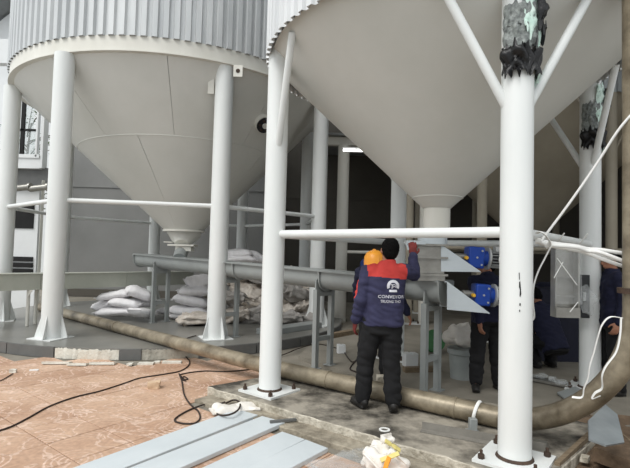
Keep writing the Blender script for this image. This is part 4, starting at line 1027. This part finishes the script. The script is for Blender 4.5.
# ------------------------------------------------------------------ pale sheets on the paving
def plank(f1, f2, n1, label, th=.035):
    a, b = gp(*f1), gp(*f2); d = (gp(*n1)-a); d.z = 0; d.normalize(); L = 2.1
    k = MB(); up = Vector((0, 0, th)); z0 = Vector((0, 0, .004))
    k.plate([a+z0+up/2, b+z0+up/2, b+d*L+z0+up/2, a+d*L+z0+up/2], th)
    o = k.build('cover_sheet', PLATEB, bevel=.004); tag(o, label, 'metal sheet', 'pale cover sheets laid on the paving'); return o
plank((236.5, 413), (258, 419), (98, 464), 'pale blue-grey sheet farthest left of the four on the paving')
plank((262, 420), (285, 426.5), (160, 461), 'second pale sheet from the left, parted by a narrow gap')
plank((282, 436), (305, 444), (226, 462), 'third pale sheet from the left, butted to the last one')
plank((305.5, 444.2), (328, 453), (253, 470), 'rightmost pale sheet, nearest the slab edge')

# ------------------------------------------------------------------ cables
def cable(pts, label, r=.008, m=CABLEM, name='power_cable'):
    k = MB(); k.tube(smooth_path(pts, 6), r, 8); o = k.build(name, m, sharp=80); tag(o, label, 'cable'); return o
G = lambda x, y, z=.009: gp(x, y, z)
cable([G(-12, 434), G(10, 427), G(28, 418), G(50, 406), G(75, 397), G(100, 391), G(125, 383), G(140, 378), G(165, 374), G(180, 371), G(188, 366), G(189.5, 361), G(186, 357, .02), G(181, 350, .1), G(176, 344.5, PADZ+.012), G(185, 339, PADZ+.012), G(196, 335.5, PADZ+.012)], 'black cable running from the left edge up onto the round pad')
cable([G(179, 373.5), G(182, 382), G(184, 394), G(190, 404), G(198, 411), G(200, 418), G(195, 423), G(184, 423.5), G(175, 421), G(177, 417), G(187, 411), G(198, 406.5), G(212, 402.5), G(224, 401.5)], 'black cable looped on the paving left of the white bag')
cable([G(180, 374.5), G(190, 372.5), G(205, 371), G(225, 371.5), G(245, 370), G(258, 368)], 'thin dark cable crossing the paving under the pipe')
cable([G(180, 375), G(184, 379), G(188, 379), G(184, 376.5), G(182, 379.5), G(186, 381)], 'small tangle of cable on the paving', .007)
cable([G(-5, 382.5), G(2, 380), G(8, 376.5), G(13, 373.5)], 'short dark cord lying at the left edge', .006)
cable([G(534, 411, .2), G(540, 409, .3), G(556, 409, .32), G(580, 412, .3), G(600, 419, .26), G(620, 432, .2), G(640, 450, .12)], 'pale wire curving over the bent pipe to the right', .006, WOOD, 'wire')
cable([gp(262, 362, .012)+Vector((0, 0, 0)), gp(285, 354, .02), gp(300, 348, .06), gp(318, 344, .06), gp(340, 349, .06)], 'dark cable on the screed behind the ground pipe')
cable([gp(344, 352, .06), gp(352, 362, .06), gp(358, 358, .06), gp(350, 368, .06), gp(356, 372, .06)], 'coil of dark cable beside the reaching worker', .009)

# ------------------------------------------------------------------ small things on the ground
def chunk(x, y, sx, sy, sz, rz, m, name, label, cat, z=0.0, tilt=0.0, group=None):
    p = gp(x, y, z); k = MB(); k.box((0, 0, sz/2), (sx, sy, sz)); bm = bmesh.new(); me = k.mesh(name, m)
    bm.from_mesh(me); bmesh.ops.subdivide_edges(bm, edges=bm.edges, cuts=3, use_grid_fill=True)
    for v in bm.verts: v.co += v.co.normalized()*noise.noise(v.co*24+Vector((x, y, 0)))*min(sx, sy, sz)*.35
    zm = min(v.co.z for v in bm.verts)
    for v in bm.verts: v.co.z -= zm
    bm.to_mesh(me); bm.free(); me.set_sharp_from_angle(angle=R_(40))
    o = bpy.data.objects.new(name, me); COL.objects.link(o); o.location = p; o.rotation_euler = (tilt, 0, rz); tag(o, label, cat, group); return o
chunk(154, 388, .13, .10, .07, .3, TAN, 'tile_fragment', 'square broken tile fragment alone on the paving', 'rubble')
for x, y, sx, lb in ((57, 364, .34, 'longest pale shard fallen at the white kerb patch'), (78, 365.5, .24, 'middle pale shard below the white kerb patch'), (103, 364.5, .32, 'tilted pale shard at the right of the white kerb patch')):
    chunk(x, y, sx, .12, .03, .1, MORTAR, 'kerb_shard', lb, 'rubble', 0, -.2, 'mortar shards')
for x, y, sx, lb in ((146, 364.5, .2, 'thin shard below the mottled kerb'), (157, 363, .08, 'tiny shard in the middle below the mottled kerb'), (172, 363, .26, 'long flat shard below the mottled kerb'), (130, 365, .07, 'crumb of mortar below the grey kerb tile')):
    chunk(x, y, sx, .08, .025, .1, MORTAR, 'kerb_shard', lb, 'rubble', 0, 0, 'mortar shards')
chunk(34, 370.5, .1, .04, .012, .3, PVC, 'paper_scrap', 'white scrap on the paving left of the kerb patch', 'litter')
chunk(13, 372.5, .07, .05, .04, .3, MORTAR, 'paper_scrap', 'pale crumpled scrap at the end of the dark cord', 'litter')
# white bag under a cable loop
wb = sack_mesh('plastic_bag', RUBB, .36, .22, .07, 3, .012, .05, 28, 12); p = gp(232, 409, .03); o = sack(wb, 'plastic_bag', p, .45, 0, 0, 'flat white bag on the paving under a cable loop', 'bag', None)
wb2 = sack_mesh('plastic_bag', RUBB, .2, .16, .06, 6, .012, .05, 24, 12); o = sack(wb2, 'plastic_bag', gp(247, 408, .04), .2, 0, 0, 'small white bag beside the corner of the slab', 'bag', None)
cable([G(225, 402, .05), G(216, 406, .03), G(217, 414, .03), G(228, 415, .075), G(238, 410, .08), G(240, 403, .07), G(234, 400, .06), G(226, 403, .05)], 'loop of black cable on the white bag', .009)
k = MB(); k.bar(gp(270, 423, .04)+Vector((0, 0, .01)), gp(296, 420.5, .04)+Vector((0, 0, .01)), .03, .02); tag(k.build('steel_flat', GTILE), 'short dark flat bar on the slab step', 'steel bar')
# angle bar lying on the slab
k = MB(); a = gp(421, 431, SLABZ); b = gp(545, 454, SLABZ); d = (b-a).normalized(); n_ = Vector((-d.y, d.x, 0)); z = Vector((0, 0, 1))
k.bar(a+z*.006, b+z*.006, .07, .008); k.bar(a+z*.035+n_*.033, b+z*.035+n_*.033, .008, .065); tag(k.build('angle_bar', mat('dusty_steel', (112, 109, 102), (134, 130, 122), .7, scale=6)), 'grey steel angle bar lying on the slab', 'steel bar')
k = MB(); p = gp(474, 433, SLABZ); k.box(p+Vector((0, .03, .055)), (.06, .06, .11)); k.box(p+Vector((0, .03, .005)), (.1, .1, .01)); tag(k.build('steel_stub', GREY, bevel=.004), 'stubby grey steel block beside the angle bar', 'steel block')
k = MB(); p = gp(384.5, 430, SLABZ); k.lathe(p, [(.03, 0), (.046, 0), (.046, .007), (.03, .007), (.03, 0)], 28); tag(k.build('tape_ring', PVC), 'small white ring on the slab in front of the worker', 'ring')
# rubbish bag with packets at the bottom
rbx = thing('rubbish_bag', gp(381, 468, .0), 'torn white rubbish bag with yellow packets at the slab edge', 'rubbish bag')
for i, (x, y, z, sc) in enumerate(((382, 452, .14, 1.0), (378, 462, .08, 1.1), (392, 464, .08, 1.0), (372, 460, .05, .8), (386, 445, .16, .7))):
    o = bpy.data.objects.new('bag_fold', sack_mesh('bag_fold', RUBB, .24, .2, .14, i*3, .02, .12, 24, 14)); COL.objects.link(o); o.parent = rbx; o.location = gp(x, y, z)-ORG[rbx]; o.rotation_euler = (i*.5, .4*i, i); o.scale = (sc*.8,)*3
for i, (x, y) in enumerate(((392, 444), (389, 455), (385, 465))):
    o = bpy.data.objects.new('packet', sack_mesh('packet', YPACK if i < 2 else ORANGE, .085, .035, .014, i, .004, .02, 18, 8)); COL.objects.link(o); o.parent = rbx; o.location = gp(x, y, .2-.02*i)-ORG[rbx]+Vector((0, -.03, 0)); o.rotation_euler = (.7, .6-.9*i, .2)
fs_ = sack_mesh('plastic_film', FILM, .5, .3, .05, 5, .012, .06, 30, 12); sack(fs_, 'plastic_film', gp(345, 462, .03), .6, 0, 0, 'crumpled clear film on the paving beside the rubbish bag', 'plastic film', None)
# bucket with a white sack on it, green crate, white carton behind the legs
p = gp(461, 378, .05); bk = thing('bucket', p, 'grey plastic bucket behind the conveyor leg', 'bucket')
MB().lathe(p, [(.01, 0), (.13, 0), (.15, .30), (.172, .31), (.172, .36), (.16, .36), (.15, .3), (.02, .29)], 32).build('bucket_body', BUCKET, bk)
MB().lathe(p+Vector((0, 0, .36)), [(.01, .012), (.178, .012), (.178, 0), (.16, 0)], 32).build('bucket_lid', BUCKET, bk)
o = sack(sack_mesh('plastic_bag', RUBB, .3, .24, .24, 8, .02, .10, 26, 14), 'plastic_bag', p+Vector((-.02, 0, .50)), .3, 0, 0, 'crumpled pale bag resting on the bucket lid', 'bag', None)
p = gp(432, 352, .05); gr = thing('green_reel', p, 'green plastic reel behind the rightmost conveyor leg', 'reel')
M = Matrix.Rotation(R_(75), 3, 'X')
for s_ in (0, .14):
    k = MB(); k.lathe((0, 0, 0), [(.06, s_), (.17, s_), (.17, s_+.015), (.06, s_+.015), (.06, s_)], 28); k.v = [p+Vector((0, 0, .168))+M @ v for v in k.v]; k.build('reel_flange', GREENP, gr)
k = MB(); k.lathe((0, 0, 0), [(.02, 0), (.09, 0), (.09, .15), (.02, .15), (.02, 0)], 24); k.v = [p+Vector((0, 0, .168))+M @ v for v in k.v]; k.build('reel_core', GREENP, gr)
def carton(x, y, s, label, z=.05, m=WALLW):
    p = gp(x, y, z); c = thing('carton', p, label, 'box'); MB().box(p+Vector((0, 0, s[2]/2)), s, Matrix.Rotation(.2, 3, 'Z')).build('box_body', m, c, bevel=.005)
    for q in (-1, 1): MB().box(p+Vector((q*s[0]*.27, 0, s[2]+.006)), (s[0]*.44, s[1]*.9, .008), Matrix.Rotation(.2, 3, 'Z')).build('flap', m, c)
carton(410, 366, (.18, .14, .17), 'white carton behind the reaching worker')
carton(341, 353, (.12, .1, .12), 'small white box with cables behind the conveyor leg')
k = MB(); k.bar(gp(404, 372, .05)+ZV*.03, gp(440, 371, .05)+ZV*.03, .1, .06); tag(k.build('timber', WOOD), 'dark timber on the screed behind the worker', 'timber')
k = MB(); k.bar(gp(330, 338, .05)+ZV*.04, gp(357, 333, .05)+ZV*.04, .12, .08); tag(k.build('timber', WOOD), 'pale timber offcut left of the reaching worker', 'timber')
k = MB(); p = gp(380.5, 396, SLABZ); k.box(p+Vector((0, .02, .11)), (.085, .08, .2)); tag(k.build('concrete_block', SLABE, bevel=.008), 'small grey block seen between the worker\'s legs', 'block')
# steel scrap lying behind the bend
def flat(pts, th, name, label, cat, m, z=.05):
    k = MB(); P3 = [gp(x, y, z) for x, y in pts]; k.plate([p+Vector((0, 0, th/2)) for p in P3], th); o = k.build(name, m, bevel=.003); tag(o, label, cat); return o
flat([(532, 377), (569, 385), (572, 389), (531, 381)], .03, 'steel_offcut', 'long steel offcut lying behind the nearest column', 'steel scrap', STEEL, .06)
flat([(557, 394), (575, 388), (584, 392), (566, 401)], .02, 'steel_offcut', 'short steel offcut at the foot of the right column', 'steel scrap', GREY, .06)
for i, (x, y) in enumerate(((541, 376), (552, 379), (561, 383))):
    o = sack(sack_mesh('film_scrap', FILM, .14, .08, .06, i, .01, .05, 16, 8), 'film_scrap', gp(x, y, .12), i, .2, 0, ['left', 'middle', 'right'][i]+' scrap of clear film on the long steel offcut', 'plastic film', 'film scraps')
# galvanised sheet, clay block and timber in the soil corner
k = MB(); pts = [at(605, 405, 3.55), at(617, 415, 3.45), at(624, 443, 3.05), at(606, 446, 2.95), at(589, 440, 3.0), at(588, 421, 3.3)]
for q in pts: q.z = max(q.z, .06)
k.plate(pts, .012); tag(k.build('zinc_offcut', mat('dull_zinc', (112, 118, 121), (136, 142, 144), .5, .2, scale=4)), 'bent zinc sheet leaning in the soil below the pipe bend', 'metal sheet')
chunk(614, 456, .12, .08, .07, .4, BRICK, 'clay_block', 'broken clay block below the zinc sheet', 'rubble', .08)
chunk(578, 428, .14, .08, .02, .6, GREY, 'steel_offcut', 'small pale plate in the soil under the bend', 'steel scrap', .07)
k = MB(); k.bar(gp(557, 466, .10), gp(591, 434, .12), .035, .05); tag(k.build('timber', WOOD), 'thin timber edge board across the soil', 'timber')
chunk(628, 464, .35, .3, .10, .5, SOIL, 'soil_clod', 'big clod of soil at the lower right corner', 'soil', .08)
chunk(538, 447, .14, .07, .05, -.5, STEEL, 'steel_offcut', 'bright cut end of steel beside the nearest column base', 'steel scrap', SLABZ)
for i, (x, y) in enumerate(((557, 447), (566, 456), (548, 441), (575, 449), (585, 461), (601, 462))):
    chunk(x, y, .06+.02*(i % 3), .05, .035, i, SOIL if i % 2 else SLABE, 'stone', ['stone by the timber edge', 'stone at the bottom of the soil', 'stone near the cut steel end', 'stone under the bend', 'stone below the zinc sheet', 'stone left of the soil clod'][i], 'stone', .05, 0, 'stones in the soil')

# dark blue mass read as a tarpaulin stack, added to darken this spot
tp = MB(); X0, X1, Y0, Y1, Zt = 2.95, 4.15, 7.05, 7.9, 1.16; vs = []; fs = []; nx, nz = 26, 14
ring = [(X0+(X1-X0)*i/nx, Y0) for i in range(nx)]+[(X1, Y0+(Y1-Y0)*i/nx) for i in range(nx)]+[(X1-(X1-X0)*i/nx, Y1) for i in range(nx)]+[(X0, Y1-(Y1-Y0)*i/nx) for i in range(nx)]
cxm, cym = (X0+X1)/2, (Y0+Y1)/2; NR = len(ring)
for j in range(nz+1):
    t = j/nz; z_ = .05+(Zt-.05)*min(1, t*1.25); sc = 1.04-.05*t if t <= .8 else 1.0*(1-t)/.2
    for i, (x, y) in enumerate(ring):
        w_ = .05*noise.noise(Vector((i*.35, z_*1.5, 2)))*(1-t*.5); vs.append((cxm+(x-cxm)*(sc+w_), cym+(y-cym)*(sc+w_), z_+.05*noise.noise(Vector((x*2.5, y*2.5, 7)))*(t > .7)))
for j in range(nz):
    for i in range(NR): fs.append((j*NR+i, j*NR+(i+1) % NR, (j+1)*NR+(i+1) % NR, (j+1)*NR+i))
tp.add(vs, fs); o = tp.build('shade_tarpaulin_stack', mat('dark_blue_tarpaulin', (7, 9, 27), (12, 15, 40), 0.7, scale=5, bump=.3, bscale=9), sharp=60)
tag(o, 'dark blue mass read as a tarpaulin stack, added to darken the space behind the crouching worker', 'tarpaulin')

# black paint drips on the nearest column
def col_hit(px, py, rad):
    d = ray(px, py); o = Vector((-B2.x, -B2.y)); dx = Vector((d.x, d.y)); a = dx.dot(dx); b = 2*o.dot(dx); c = o.dot(o)-rad*rad
    t = (-b-math.sqrt(max(0, b*b-4*a*c)))/(2*a); return d*t+Vector((0, 0, H))
colB = [o for o in silo2.children if o.name.startswith('column')][1]
for pts in ([(518.8, 273), (519.5, 272.5), (519.8, 279), (519.2, 280)], [(519.2, 282), (520.2, 281), (520.8, 288), (521.2, 294), (520.2, 297), (519.6, 296), (519.9, 290), (519.0, 287)], [(519.4, 303.5), (520.6, 303), (520.7, 305.5), (519.6, 306)], [(519.2, 310), (520, 309.6), (520.2, 311.6), (519.4, 312)]):
    k = MB(); k.plate([col_hit(x, y, .117) for x, y in pts], .003); k.build('paint_drip', BLACKP, colB)
